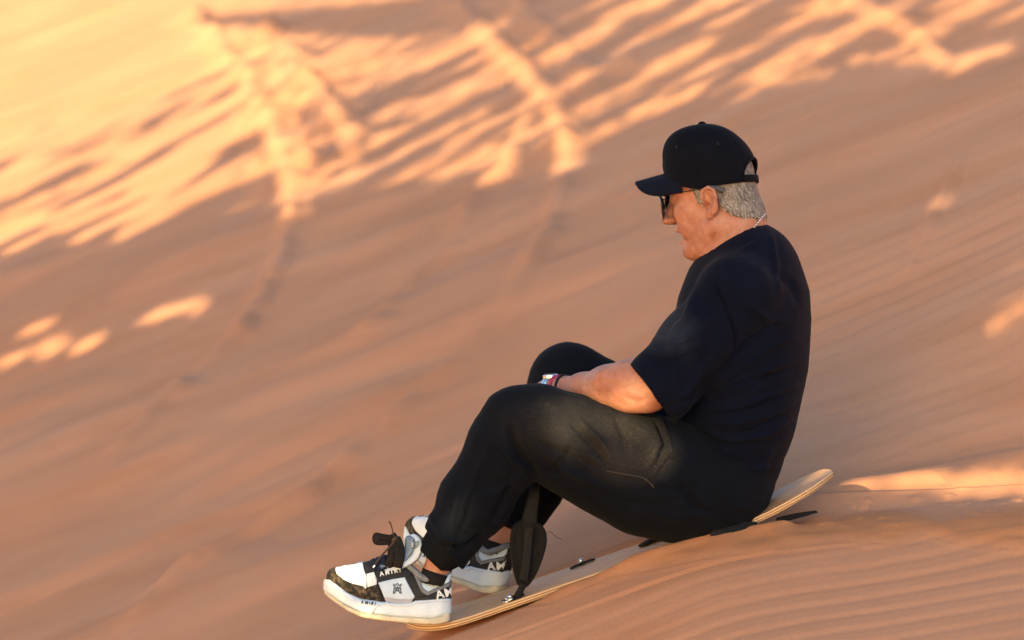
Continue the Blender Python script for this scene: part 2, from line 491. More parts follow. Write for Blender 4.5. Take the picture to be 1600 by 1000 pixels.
# ------------------------------------------------------------------ the dune
_yy = np.arange(-80, 140, 0.02)
_sl = np.interp(_yy, [-80, -30, -7, -4, -1.2, -0.34, -0.14, 0.0, 0.35, 0.9, 2.0, 4.0, 16, 24, 34, 60, 140],
                [0.0, 0.01, 0.04, 0.2, 0.36, 0.34, 0.12, 0.06, 0.10, 0.24, 0.30, 0.345, 0.35, 0.25, -0.05, -0.1, 0.0])
_gg = np.cumsum(_sl) * 0.02
_gg -= np.interp(0.0, _yy, _gg)
def G0(x, y):
    far = 0.37 * 20 * np.tanh(x / 20)
    near = far - 0.285 * 0.05 * np.logaddexp(0, (x - 0.42) / 0.05)
    b = sstep(0.12, 1.5, y)
    return -0.590 + near * (1 - b) + far * b + np.interp(y, _yy, _gg)
def hit(px, py, y0=-1.5, y1=22.0, n=400):
    """where the line of sight through a pixel meets the dune"""
    px = np.atleast_1d(np.array(px, float)); py = np.atleast_1d(np.array(py, float))
    res = np.full(px.shape, np.nan); done = np.zeros(px.shape, bool)
    ys = y0 + (np.linspace(0, 1, n) ** 1.6) * (y1 - y0)
    prev = None
    for y in ys:
        k = 1 + y / D
        x = (px - 800) / S * k; z = (500 - py) / S * k
        d = z - G0(x, np.full(x.shape, y))
        if prev is not None:
            m = (~done) & (d <= 0) & (prev > 0)
            t = prev / (prev - d + 1e-12)
            res = np.where(m, yp + t * (y - yp), res); done |= m
        prev = d; yp = y
    k = 1 + res / D
    return (px - 800) / S * k, res
def gline(pix):
    x, y = hit([p[0] for p in pix], [p[1] for p in pix])
    return [(a, b) for a, b in zip(x, y) if not np.isnan(b)]

TR = []      # ridges and ruts: (ground polyline, half width, height, lumpiness)
for pix, w, a, l in [
    ([(285, 15), (330, 60), (375, 120), (412, 185), (445, 250), (458, 325)], 0.075, 0.065, 0.6),
    ([(300, 10), (355, 60), (400, 120), (440, 185), (470, 250), (490, 320)], 0.07, -0.025, 0.5),
    ([(360, 40), (430, 100), (470, 160), (500, 220), (515, 290)], 0.08, 0.045, 0.6),
    ([(400, 40), (460, 110), (510, 180), (535, 230), (552, 280)], 0.07, 0.045, 0.7),
    ([(380, 40), (445, 105), (490, 170), (520, 225), (535, 285)], 0.06, -0.025, 0.5),
    ([(700, 0), (780, 80), (830, 135), (868, 185), (890, 262)], 0.06, 0.06, 0.5),
    ([(730, 5), (810, 85), (850, 140), (885, 190), (910, 255)], 0.06, -0.022, 0.3),
    ([(790, 10), (860, 70), (900, 120), (925, 170)], 0.06, 0.035, 0.6),
    ([(1320, 0), (1400, 35), (1445, 65), (1472, 100)], 0.045, 0.03, 0.5),
    ([(458, 325), (440, 400), (405, 470), (370, 520), (250, 640), (170, 720)], 0.04, 0.034, 0.5),
    ([(890, 262), (850, 380), (800, 470), (700, 570), (600, 660), (480, 770), (300, 890), (200, 980)], 0.04, 0.034, 0.5),
    ([(745, 300), (700, 390), (650, 430), (560, 540)], 0.04, 0.024, 0.5),
    ([(1500, 250), (1465, 320), (1440, 380), (1410, 430)], 0.02, 0.012, 0.6),
    ([(960, 130), (1010, 60), (1060, 0)], 0.06, 0.03, 0.5),
    ([(790, 285), (800, 240), (830, 180)], 0.06, 0.03, 0.5),
]:
    TR.append((gline(pix), w, a, l))

# one sheet: dense where the photograph looks, growing cells outward
rows = [-1.3]
while rows[-1] < 15: rows.append(rows[-1] + 0.0075 * (1 + (rows[-1] + 1.3) / 4.5) * (0.6 if rows[-1] < 0.6 else 1.0))
st = 0.05
while rows[-1] < 130: st *= 1.12; rows.append(rows[-1] + st)
lo = [-1.3]; st = 0.01
while lo[-1] > -70: st *= 1.12; lo.append(lo[-1] - st)
ys = np.array(lo[:0:-1] + rows)
t0 = list(np.arange(-1.28, 1.2801, 0.0036)); st = 0.0036; up_ = [t0[-1]]
while up_[-1] < 60: st *= 1.12; up_.append(up_[-1] + st)
ts = np.array([-v for v in up_[:0:-1]] + t0 + up_[1:])
sc = np.maximum((D + ys) / D, 0.55)
X = ts[None, :] * sc[:, None]; Y = np.repeat(ys[:, None], len(ts), 1)
Z = G0(X, Y)
near = np.exp(-((np.maximum(Y, 0)) / 9.0) ** 2) * np.exp(-(X / 12) ** 2)
# cross direction of the wind streaks
ca, sa = math.cos(R(14)), math.sin(R(14))
U = X * ca + Y * sa; W = -X * sa + Y * ca
fade = sstep(-5, -1.3, Y) * (1 - sstep(14, 22, Y)) * (1 - sstep(8, 14, np.abs(X)))
lft0 = 1 - sstep(0.1, 1.2, X - 0.12 * Y)
detail = 0.030 * fbm(U * 0.7, W * 1.7, 2) + 0.0060 * fbm(U * 1.9 + 5, W * 5.5, 2) * (0.4 + 0.6 * lft0) * sstep(0.3, 1.5, Y)
lft = 1 - sstep(0.1, 0.9, X - 0.12 * Y)
detail = detail + 0.038 * lft * sstep(0.5, 1.5, Y) * np.maximum(fbm(U * 1.5 + 40, W * 3.4 + 3, 2), 0.0) 
# hard wind streaks far up the slope
detail = detail + 0.004 * sstep(2.2, 5, Y) * fbm(U * 1.2 + 9, W * 9.0, 2)
# ripples
wl = 0.085 + 0.02 * np.clip(Y, 0, 4)
ph = (W + 0.10 * fbm(U * 1.1, W * 1.3, 2) + 0.012 * fbm(U * 5, W * 5, 2)) * 2 * math.pi
def rip(wl_, off): 
    q = (ph / wl_ + off) / (2 * math.pi); q = q - np.floor(q)
    return np.where(q < 0.7, q / 0.7, (1 - q) / 0.3) - 0.5
right = sstep(-0.1, 0.7, X - 0.10 * Y) * (1 - sstep(2.5, 5, Y))
nf = 1 - sstep(-0.26, -0.10, Y)
amp = 0.0030 * right * sstep(0.25, 0.7, Y) * (0.5 + 0.5 * fbm(U * 0.7 + 3, W * 1.6, 2))
detail = detail + rip(0.095, 0) * np.maximum(amp, 0) * 2.1
W2 = -X * math.sin(R(7)) + Y * math.cos(R(7))
ph = (W2 + 0.05 * fbm(X * 1.3, Y * 1.6, 2) + 0.006 * fbm(X * 7, Y * 7, 2)) * 2 * math.pi
detail = detail + (0.5 * np.sin(ph / 0.068) + 0.20 * np.sin(2 * ph / 0.068 + 0.8)) * 0.0026 * nf * (0.75 + 0.5 * fbm(X * 2, Y * 3 + 8, 2)) * sstep(-3, -1.2, Y)
Z = Z + detail * fade * np.where(Y < 0.2, 0.35 + 0.65 * nf * 0 + 0.65 * (Y < -0.3), 1)
for line, w, a, l in TR:
    if len(line) < 2: continue
    xs_ = [p[0] for p in line]; ys_ = [p[1] for p in line]
    mm = (X > min(xs_) - 0.8) & (X < max(xs_) + 0.8) & (Y > min(ys_) - 0.8) & (Y < max(ys_) + 0.8)
    r, t = segdist(X[mm], Y[mm], line)
    wob = 1 + l * fbm(X[mm] * 5.0, Y[mm] * 5.0, 2) * 1.8
    endf = np.minimum(1, np.minimum(t + 0.02, 1.02 - t) * 9)
    Z[mm] += a * np.clip(wob, 0.05, 2.2) * endf * np.exp(-(r / (w * (0.8 + 0.3 * wob))) ** 2)
# disturbed sand: slumped lobes in front and right of the tail
px_, py_ = topix(np.stack([X.ravel(), Y.ravel(), Z.ravel()], 1))
px_ = px_.reshape(X.shape); py_ = py_.reshape(X.shape)
front = (Y < 0.6) & (Y > -1.2)
lobes = np.zeros(X.shape)
def addlobe(poly, soft):
    global lobes
    mm = front & (px_ > min(p[0] for p in poly) - 60) & (px_ < max(p[0] for p in poly) + 60)
    q = inpoly(px_[mm], py_[mm], poly)
    r, _ = segdist(px_[mm], py_[mm], poly + [poly[0]])
    f = np.where(q, sstep(0, soft, r + soft * 0.25), sstep(soft * 0.35, 0, r) * 0.3)
    lobes[mm] = np.maximum(lobes[mm], f)
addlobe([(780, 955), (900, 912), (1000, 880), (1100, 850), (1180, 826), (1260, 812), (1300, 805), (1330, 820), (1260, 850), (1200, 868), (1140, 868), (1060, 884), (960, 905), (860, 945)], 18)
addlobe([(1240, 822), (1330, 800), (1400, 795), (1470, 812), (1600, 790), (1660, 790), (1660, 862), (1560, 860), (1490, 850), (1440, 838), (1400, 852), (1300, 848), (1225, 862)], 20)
Z = Z + lobes * (0.007 + 0.004 * fbm(X * 14, Y * 14, 2))
# scattered clods near the board
cl = fbm(X * 26, Y * 26, 3)
Z = Z + np.maximum(cl - 0.28, 0) * 0.012 * np.exp(-((Y - 0.02) / 0.30) ** 2) * sstep(0.3, 0.6, X) * (1 - sstep(1.4, 2.0, X))
# the berm the sliding board pushed up at its back right
bl_, bt_ = segdist(X, Y, [(0.42, 0.20), (0.70, 0.26), (1.1, 0.34), (1.6, 0.5)])
Z = Z + 0.045 * np.exp(-(bl_ / 0.085) ** 2) * (0.9 + 0.22 * fbm(X * 5, Y * 9, 2)) * sstep(0.35, 0.7, X)
bl_, bt_ = segdist(X, Y, [(0.55, 0.08), (0.9, 0.09), (1.5, 0.12)])
Z = Z - 0.018 * np.exp(-(bl_ / 0.06) ** 2)
# loose sand heaped against the near edge of the board
bl_, bt_ = segdist(X, Y, [(0.10, -0.165), (0.30, -0.16), (0.55, -0.15)])
Z = Z + 0.026 * np.exp(-(bl_ / 0.038) ** 2) * sstep(0.02, 0.25, X) * (0.85 + 0.4 * fbm(X * 11, Y * 11, 2))
# trough the board has pressed along its own length
Z = Z - 0.012 * np.exp(-(np.maximum(np.abs(Y - 0.0) - 0.12, 0) / 0.03) ** 2) * sstep(-0.35, -0.2, X) * (1 - sstep(0.55, 0.66, X))
nr, nc = X.shape
V = np.stack([X.ravel(), Y.ravel(), Z.ravel()], 1)
ii = np.arange(nr * nc).reshape(nr, nc)
F = np.stack([ii[:-1, :-1].ravel(), ii[:-1, 1:].ravel(), ii[1:, 1:].ravel(), ii[1:, :-1].ravel()], 1)
me = raw_mesh('sand_dune', V, F)
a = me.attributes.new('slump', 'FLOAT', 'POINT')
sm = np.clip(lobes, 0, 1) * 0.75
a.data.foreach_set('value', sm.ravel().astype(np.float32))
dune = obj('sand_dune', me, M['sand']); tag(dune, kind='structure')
def ground_z(x, y):
    i = int(np.clip(np.searchsorted(ys, y), 1, nr - 1)); j = int(np.clip(np.searchsorted(ts, x / sc[i]), 1, nc - 1))
    return float(Z[i, j])
def hitz(px, py, n=760, y1=21.0):
    px = np.array(px, float); py = np.array(py, float)
    res = np.full(px.shape, np.nan); act = np.arange(len(px)); prev = None; yp = None
    for y in -1.25 + (np.linspace(0, 1, n) ** 1.7) * (y1 + 1.25):
        i = int(np.clip(np.searchsorted(ys, y), 1, nr - 1)); f = (y - ys[i - 1]) / (ys[i] - ys[i - 1])
        row = Z[i - 1] * (1 - f) + Z[i] * f; s_ = max((D + y) / D, 0.55); k = 1 + y / D
        x = (px[act] - 800) / S * k
        d = (500 - py[act]) / S * k - np.interp(x / s_, ts, row)
        if prev is not None:
            m = (d <= 0)
            t = prev / (prev - d + 1e-12)
            res[act[m]] = yp + t[m] * (y - yp)
            act = act[~m]; d = d[~m]
        prev = d; yp = y
    k = 1 + res / D
    return (px - 800) / S * k, res, (500 - py) / S * k
print('dune', V.shape)

# ------------------------------------------------------------------ the sandboarder
def Pr(px, py, y): return P(px, py, y)
th, pt = R(21), R(8)
f_ = np.array([-math.cos(th) * math.cos(pt), math.sin(th) * math.cos(pt), -math.sin(pt)])
l_ = np.array([-math.sin(th), -math.cos(th), 0.0])
u_ = np.cross(f_, l_)
HB = np.stack([f_, l_, u_], 1)                    # head frame: forward, left, up
ear_l = np.array([-0.010, 0.079, -0.030])
HC = P(1111, 323, -0.075) - HB @ ear_l
HF = (HC, HB)
def H(x, y, z): return HC + HB @ np.array([x, y, z])

person_parts = {}
bd = Field((-0.45, -0.36, -0.70), (0.66, 0.40, 0.44), 0.0045, [(0.30, 0.56, 0.0024), (-0.11, 0.0, 0.0024), (0.12, 0.44, 0.0024)])
# legs and torso under the clothes
bd.chain([(1120, 770, -.10, 62), (1000, 742, -.12, 66), (900, 700, -.14, 56), (830, 668, -.15, 48), (741, 785, -.13, 42), (700, 850, -.12, 24), (680, 893, -.12, 20)], 0.02)
bd.chain([(1120, 760, .10, 62), (1000, 690, .13, 62), (900, 620, .17, 48), (850, 720, .17, 42), (805, 800, .15, 28), (775, 850, .14, 21)], 0.02)
bd.chain([(1140, 760, 0, 62), (1150, 690, 0, 70), (1160, 560, 0, 82), (1168, 460, 0, 70), (1165, 420, 0, 48)], 0.04, ys=1.45)
bd.chain([(1165, 425, 0, 52), (1146, 385, 0, 51), (1140, 350, 0.0, 53)], 0.03, ys=0.93)
# arms
bd.chain([(1150, 450, -.17, 50), (1080, 535, -.19, 42), (1012, 606, -.20, 37)], 0.03)
bd.chain([(1010, 604, -.20, 37), (985, 603, -.185, 39), (950, 604, -.15, 31.5), (912, 607, -.095, 22.5), (880, 608, -.05, 17.5), (866, 609, -.03, 17.5)], 0.02)
bd.ell(P(1001, 622, -.215), (0.024, 0.02, 0.018), k=0.02)
bd.ell(P(962, 592, -.185), (0.042, 0.02, 0.020), k=0.02)
bd.chain([(1150, 450, .17, 50), (1090, 560, .21, 40), (1010, 640, .20, 36)], 0.03)
bd.chain([(1008, 640, .20, 35), (950, 640, .15, 31), (890, 630, .07, 20), (868, 626, .05, 19)], 0.02)
# hands: palm, fingers closed around the tow cord, thumb
def hand(w, fwd, side, up):
    """w wrist; fwd to the knuckles, side to the thumb, up = back of the hand"""
    w = np.array(w); fwd = np.array(fwd) / np.linalg.norm(fwd)
    side = np.array(side, float); side -= fwd * side.dot(fwd); side /= np.linalg.norm(side)
    up = np.cross(fwd, side) if up is None else np.array(up, float); up = up - fwd * up.dot(fwd) - side * up.dot(side); up /= np.linalg.norm(up)
    for s_ in (-0.6, 0, 0.6):
        bd.cap(w + side * 0.012 * s_, w + fwd * 0.085 + side * 0.036 * s_, 0.017, 0.013, 0.012)
    for i, (off, L) in enumerate([(0.030, 0.9), (0.010, 1.0), (-0.010, 0.94), (-0.029, 0.76)]):
        a = w + fwd * 0.088 + side * off
        ang = [R(35 + 4 * i), R(105 + 5 * i), R(160 + 4 * i)]
        ln = [0.042 * L, 0.027 * L, 0.021 * L]; rr = [0.0098, 0.0092, 0.0085, 0.0075]
        for j in range(3):
            b = a + ln[j] * (fwd * math.cos(ang[j]) - up * math.sin(ang[j]))
            bd.cap(a, b, rr[j], rr[j + 1], 0.003); a = b
    a = w + fwd * 0.03 + side * 0.026
    b = a + fwd * 0.036 + side * 0.022 - up * 0.012; c = b + fwd * 0.026 - side * 0.006 - up * 0.02
    bd.cap(a, b, 0.014, 0.0115, 0.008); bd.cap(b, c, 0.0112, 0.009, 0.003)
hand(P(862, 608, -.028), P(820, 622, .01) - P(862, 608, -.028), (0, 0.9, 0.35), (-.1, -.35, 0.9))
hand(P(864, 626, .048), P(815, 640, .01) - P(864, 626, .048), (0, -0.9, 0.35), (-.1, .35, 0.9))
# head
A = lambda c, r, k=0.015, mode='add', M=None: bd.ell(c, r, M=M, k=k, mode=mode, frame=HF)
A((0.004, 0, 0.034), (0.091, 0.078, 0.092))
A((0.028, 0, 0.015), (0.068, 0.066, 0.075))
A((0.034, 0, -0.040), (0.050, 0.058, 0.055), 0.02)
A((0.022, 0, -0.078), (0.060, 0.053, 0.036), 0.02)
A((-0.030, 0, -0.065), (0.062, 0.060, 0.055), 0.03)
bd.cap(H(-0.005, 0.054, -0.072), H(0.056, 0.016, -0.110), 0.019, 0.017, 0.018)
bd.cap(H(-0.005, -0.054, -0.072), H(0.056, -0.016, -0.110), 0.019, 0.017, 0.018)
A((0.068, 0, -0.110), (0.018, 0.022, 0.017), 0.014)
A((0.040, 0, -0.112), (0.04, 0.035, 0.016), 0.02)
for s_ in (-1, 1):
    A((0.058, 0.043 * s_, -0.030), (0.026, 0.020, 0.022), 0.018)
    A((0.058, 0.038 * s_, -0.058), (0.022, 0.018, 0.026), 0.012)
    A((0.088, 0.030 * s_, 0.026), (0.018, 0.026, 0.010), 0.010)
    A((0.100, 0.031 * s_, 0.002), (0.020, 0.016, 0.013), 0.012, 'sub')
    A((0.079, 0.031 * s_, 0.002), (0.013, 0.014, 0.013), 0.004)
    A((0.101, 0.013 * s_, -0.040), (0.012, 0.009, 0.009), 0.006)
bd.cap(H(0.088, 0, 0.008), H(0.113, 0, -0.034), 0.010, 0.0115, 0.012)
A((0.116, 0, -0.036), (0.011, 0.011, 0.010), 0.006)
A((0.076, 0, -0.060), (0.018, 0.026, 0.015), 0.010)
A((0.090, 0, -0.064), (0.008, 0.020, 0.0050), 0.005)
A((0.082, 0, -0.090), (0.009, 0.018, 0.0065), 0.006)
A((0.094, 0, -0.0765), (0.030, 0.026, 0.0085), 0.003, 'sub')
for s_ in (-1, 1):
    bd.cap(H(0.092, 0.004 * s_, -0.079), H(0.066, 0.033 * s_, -0.067), 0.0042, 0.003, 0.003, mode='sub')
# ears with helix, hollow and lobe
def rotm(a, b, c): return np.array(Euler((a, b, c)).to_matrix())
for s_ in (-1, 1):
    E = rotm(0, R(12), R(-22 * s_))
    A((-0.010, 0.0795 * s_, -0.018), (0.0185, 0.0085, 0.0305), 0.004, 'add', E)
    A((-0.004, 0.0765 * s_, -0.046), (0.0095, 0.0075, 0.0105), 0.004)
    rim_ = [H(*p) for p in ((0.006, 0.083 * s_, -0.010), (0.002, 0.087 * s_, 0.006), (-0.012, 0.0895 * s_, 0.011), (-0.024, 0.0925 * s_, 0.003), (-0.0275, 0.093 * s_, -0.014), (-0.021, 0.090 * s_, -0.031), (-0.012, 0.0855 * s_, -0.043))]
    for a_, b_ in zip(rim_[:-1], rim_[1:]): bd.cap(a_, b_, 0.0036, 0.0036, 0.0025)
    A((-0.008, 0.0885 * s_, -0.017), (0.0105, 0.0105, 0.0200), 0.002, 'sub', E)
    A((-0.001, 0.0830 * s_, -0.026), (0.0065, 0.0130, 0.0105), 0.002, 'sub')
V, F = bd.mesh(1)
# skin creases: cheek fold, crow's feet, neck lines, elbow
V = folds(V, F, [
    ([(1052, 345), (1068, 358), (1082, 378), (1087, 396)], 2.4, -0.0013),
    ([(1055, 341), (1074, 354), (1090, 372)], 5, 0.0022),
    ([(1058, 322), (1072, 328)], 1.3, -0.0012), ([(1058, 318), (1074, 318)], 1.3, -0.0012), ([(1060, 326), (1070, 336)], 1.3, -0.001),
    ([(1100, 352), (1094, 378), (1098, 402)], 4, -0.0012), ([(1120, 360), (1112, 385), (1106, 402)], 3, -0.0015),
    ([(978, 622), (1000, 629), (1014, 620)], 3, -0.003), ([(985, 608), (1000, 614), (1008, 605)], 3, -0.002),
    ([(930, 590), (965, 606), (1000, 600)], 6, -0.0022), ([(900, 612), (940, 622), (975, 634)], 5, 0.0015), ([(890, 604), (925, 594), (965, 590), (985, 600)], 2.2, 0.0016), ([(905, 612), (940, 606), (960, 612)], 2.2, 0.0013)])
body = obj('person', raw_mesh('person', V, F), M['skin'])
tag(body, 'man in navy t-shirt, black trousers and cap sitting on the wooden board', 'person')
del bd
def child(name, V, F, mt, parent=body, smooth=True):
    return obj(name, raw_mesh(name, V, F, smooth), mt, parent)

# --- t-shirt
fd = Field((-0.1, -0.40, -0.45), (0.70, 0.40, 0.28), 0.0045)
tors = [(1126, 758, 0, 62), (1133, 698, 0, 82), (1145, 640, 0, 92), (1154, 560, 0, 100), (1163, 480, 0, 95), (1170, 436, 0, 78), (1176, 404, 0, 50)]
def shirt(fd, dr):
    fd.chain(tors, 0.05, ys=1.42, dr=dr)
    for sg in (-1, 1):
        fd.chain([(1174, 440, .06 * sg, 56), (1150, 462, .165 * sg, 56), (1087, 540, .19 * sg, 56), (1030, 605, .205 * sg, 52), (985, 650, .21 * sg, 52)], 0.035, dr=dr)
shirt(fd, 0.0)
n1 = np.array([-0.80, 0.0, -0.60]); n1 /= np.linalg.norm(n1)
# hems and neckline are cut open
hem = P(1008, 601, -.2)
fd.F = np.where(np.abs(fd.ax[1][None, :, None]) > 0.10, np.maximum(fd.F, ((fd.ax[0][:, None, None] - hem[0]) * n1[0] + (fd.ax[2][None, None, :] - hem[2]) * n1[2])), fd.F)
g2 = Field((-0.1, -0.40, -0.45), (0.70, 0.40, 0.28), 0.0045)
shirt(g2, -0.0075)
inner = g2.F
fd.F = np.maximum(fd.F, -inner)
# neckline
fd.cap(P(1128, 372, 0), P(1160, 425, 0), 0.10, 0.05, 0.0, ys=0.86, mode='sub') if False else None
nk = P(1160, 408, 0); nn = P(1122, 350, 0) - nk; nn /= np.linalg.norm(nn)
fd.cap(P(1170, 424, 0), P(1106, 318, 0), 0.0765, 0.0765, 0.004, ys=1.10, mode='sub')
# bottom hem, from the lap to the seat
hb = P(1120, 770, 0); nb = np.array([-0.62, 0, -0.785])
fd.F = np.maximum(fd.F, ((fd.ax[0][:, None, None] - hb[0]) * nb[0] + (fd.ax[2][None, None, :] - hb[2]) * nb[2]).astype(np.float32) - 0.010)
V, F = fd.mesh(2)
del fd, g2, inner
hd_ = (V - hem) @ n1
mh = (np.abs(V[:, 1]) > 0.095) & (np.abs(hd_) < 0.0042) & (V[:, 2] < 0.0)
V[mh] -= hd_[mh, None] * n1
hd_ = (V - hb) @ nb
mh = (np.abs(hd_ - 0) < 0.0042)
V[mh] -= hd_[mh, None] * nb
SF = [
    ([(1062, 500), (1050, 540), (1060, 590)], 10, 0.005), ([(1085, 455), (1070, 500), (1040, 530)], 8, 0.005),
    ([(1020, 530), (1060, 535), (1100, 520)], 6, 0.006), ([(1010, 556), (1050, 565), (1100, 548)], 5, -0.005),
    ([(1110, 430), (1130, 470), (1150, 520), (1150, 560)], 3, -0.005),
    ([(1045, 640), (1090, 615), (1130, 580), (1170, 535), (1210, 505)], 7, -0.010),
    ([(1120, 600), (1160, 575), (1210, 540), (1250, 525)], 6, 0.007), ([(1110, 625), (1160, 605), (1215, 570), (1250, 560)], 6, 0.007),
    ([(1100, 640), (1150, 640), (1210, 615), (1245, 600)], 5, 0.008), ([(1095, 655), (1150, 662), (1205, 648), (1238, 630)], 5, 0.0075),
    ([(1090, 670), (1140, 690), (1200, 680), (1235, 655)], 6, 0.008), ([(1075, 660), (1120, 690), (1170, 700)], 4, -0.006),
    ([(1060, 680), (1100, 715), (1160, 735), (1225, 725)], 7, 0.007), ([(1080, 715), (1120, 740), (1180, 758), (1220, 745)], 5, -0.006),
    ([(1130, 612), (1180, 592), (1240, 578)], 3.5, -0.006), ([(1120, 648), (1180, 635), (1235, 615)], 3.5, -0.006), ([(1120, 676), (1180, 672), (1230, 645)], 3.5, -0.006),
    ([(1160, 470), (1200, 500), (1245, 500)], 9, 0.004), ([(1180, 400), (1205, 370), (1215, 420), (1220, 470)], 7, 0.004),
    ([(1150, 395), (1180, 380), (1200, 352)], 5, 0.003), ([(1200, 420), (1235, 440), (1250, 480)], 9, -0.004),
    ([(1120, 720), (1150, 700), (1190, 700)], 6, 0.005), ([(1140, 770), (1180, 745), (1210, 700)], 8, 0.005),
    ([(1000, 575), (1015, 600), (1032, 632)], 4, 0.003),
    ([(1105, 560), (1085, 600), (1060, 632)], 8, 0.006), ([(1120, 500), (1110, 540), (1095, 580)], 10, -0.004)]
V = folds(V, F, [(a, b * 0.75, c * 2.0) for a, b, c in SF])
# slack cloth: fine irregular waves that follow the body
N = normals(V, F); px, py = topix(V)
w = np.clip(-N[:, 1] * 2, 0, 1)
V = V + N * (w * 0.0030 * fbm((px * 0.94 + py * 0.34) / 60, (py * 0.94 - px * 0.34) / 22, 3))[:, None]
ts_ = child('t_shirt', V, F, M['shirt'])
# ribbed collar
cpts = []
for k in range(40):
    a = 2 * math.pi * k / 40
    ax = (P(1170, 424, 0) - P(1106, 318, 0)); ax /= np.linalg.norm(ax)
    c = P(1150, 392, 0)
    e1 = np.array([0, 1, 0]); e2 = np.cross(ax, e1)
    cpts.append(c + 0.0785 * (math.cos(a) * e1 * 1.10 + math.sin(a) * e2))
rads = np.array([c_ - (P(1150, 392, 0)) for c_ in cpts])
tV, tF = tube(cpts, 0.009, 8, 0.25, upv=rads, closed=True)
COLLAR_C, COLLAR_AX, E1, E2 = P(1148, 392, 0), ax, e1, e2

# --- trousers
fd = Field((-0.32, -0.34, -0.56), (0.66, 0.40, 0.06), 0.0045)
LL = [(1118, 768, -.095, 73), (1072, 757, -.11, 88), (1010, 742, -.125, 91), (950, 718, -.14, 82), (895, 695, -.15, 75), (838, 668, -.155, 66)]
fd.chain(LL, 0.03)
fd.chain([(838, 668, -.155, 66), (808, 668, -.155, 60), (790, 700, -.15, 60), (741, 785, -.13, 56), (709, 835, -.12, 44), (697, 856, -.12, 36), (690, 872, -.12, 32), (686, 880, -.12, 30)], 0.02)
fd.chain([(1118, 768, .09, 72), (1060, 720, .11, 88), (985, 676, .15, 74), (932, 626, .18, 62), (888, 598, .19, 58), (862, 680, .18, 58), (830, 755, .165, 50), (815, 790, .155, 41), (800, 812, .15, 36), (794, 822, .15, 34)], 0.03)
fd.chain([(1120, 771, 0, 70), (1100, 763, 0, 78)], 0.03, ys=1.5)
fd.chain([(1135, 762, 0, 70), (1150, 690, 0, 80)], 0.03, ys=1.4)
pl = P(695, 858, -.12); dn = P(678, 871, 0) - P(706, 846, 0); dn /= np.linalg.norm(dn)
X_, Y_, Z_ = fd.grid((slice(None),) * 3)
m1 = (Y_ < 0.02) & (X_ < -0.05) & (Z_ < -0.40)
fd.F = np.where(m1, np.maximum(fd.F, (X_ - pl[0]) * dn[0] + (Z_ - pl[2]) * dn[2]), fd.F)
pl = P(797, 818, .15); dn = P(794, 822, 0) - P(815, 785, 0); dn /= np.linalg.norm(dn); dn = np.array([-0.25, 0, -0.97])
m1 = (Y_ > 0.05) & (X_ < 0.10) & (Z_ < -0.34)
fd.F = np.where(m1, np.maximum(fd.F, (X_ - pl[0]) * dn[0] + (Z_ - pl[2]) * dn[2]), fd.F)
V, F = fd.mesh(2)
del fd
PF = [
    ([(838, 745), (815, 715), (800, 690), (795, 660)], 8, -0.010), ([(845, 735), (835, 700), (815, 675)], 7, 0.008),
    ([(850, 742), (880, 720), (900, 690)], 8, -0.007), ([(842, 700), (870, 725), (905, 745), (950, 765)], 9, 0.008),
    ([(835, 690), (880, 708), (925, 728), (960, 738)], 4, -0.005), ([(850, 685), (900, 700), (940, 722)], 5, 0.006),
    ([(890, 660), (920, 690), (940, 715), (960, 745)], 5, -0.006), ([(905, 655), (935, 685), (958, 715)], 6, 0.006),
    ([(960, 645), (975, 680), (978, 715)], 8, -0.004), ([(1025, 650), (1040, 690), (1030, 720), (1010, 745)], 5, -0.007),
    ([(1010, 755), (1040, 715), (1075, 705)], 5, 0.007), ([(1010, 640), (1035, 660), (1050, 700)], 5, 0.007),
    ([(955, 738), (985, 745), (1012, 750), (1024, 760)], 2.6, 0.0045), ([(1024, 760), (1060, 765), (1100, 750)], 3, -0.004),
    ([(800, 740), (790, 780), (770, 815), (745, 835)], 8, -0.006), ([(770, 690), (745, 740), (725, 790), (715, 830)], 9, 0.005),
    ([(815, 745), (775, 770), (740, 780)], 7, 0.006), ([(830, 735), (800, 720), (775, 690)], 6, 0.007),
    ([(672, 805), (690, 840), (720, 850), (760, 822)], 6, 0.008), ([(664, 840), (690, 860), (725, 855), (748, 838)], 5, -0.009),
    ([(720, 770), (712, 800), (706, 830)], 7, 0.007), ([(735, 775), (728, 810), (715, 840)], 5, -0.006),
    ([(1000, 800), (1060, 810), (1120, 800)], 10, 0.003), ([(950, 780), (1010, 790), (1080, 780)], 9, -0.003),
    ([(800, 640), (790, 670), (800, 700)], 8, 0.004), ([(860, 610), (900, 622), (960, 640)], 6, 0.003),
    ([(1055, 745), (1085, 790), (1130, 810)], 7, -0.005), ([(1100, 740), (1140, 790), (1190, 800)], 6, 0.004)]
V = folds(V, F, [(a, b * 0.72, c * 1.9) for a, b, c in PF])
N = normals(V, F); px, py = topix(V)
V = V + N * (0.0032 * fbm((px * 0.8 + py * 0.6) / 55, (py * 0.8 - px * 0.6) / 28, 3))[:, None]
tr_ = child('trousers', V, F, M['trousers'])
trB = BVHTree.FromPolygons([Vector(v) for v in V], F.tolist())
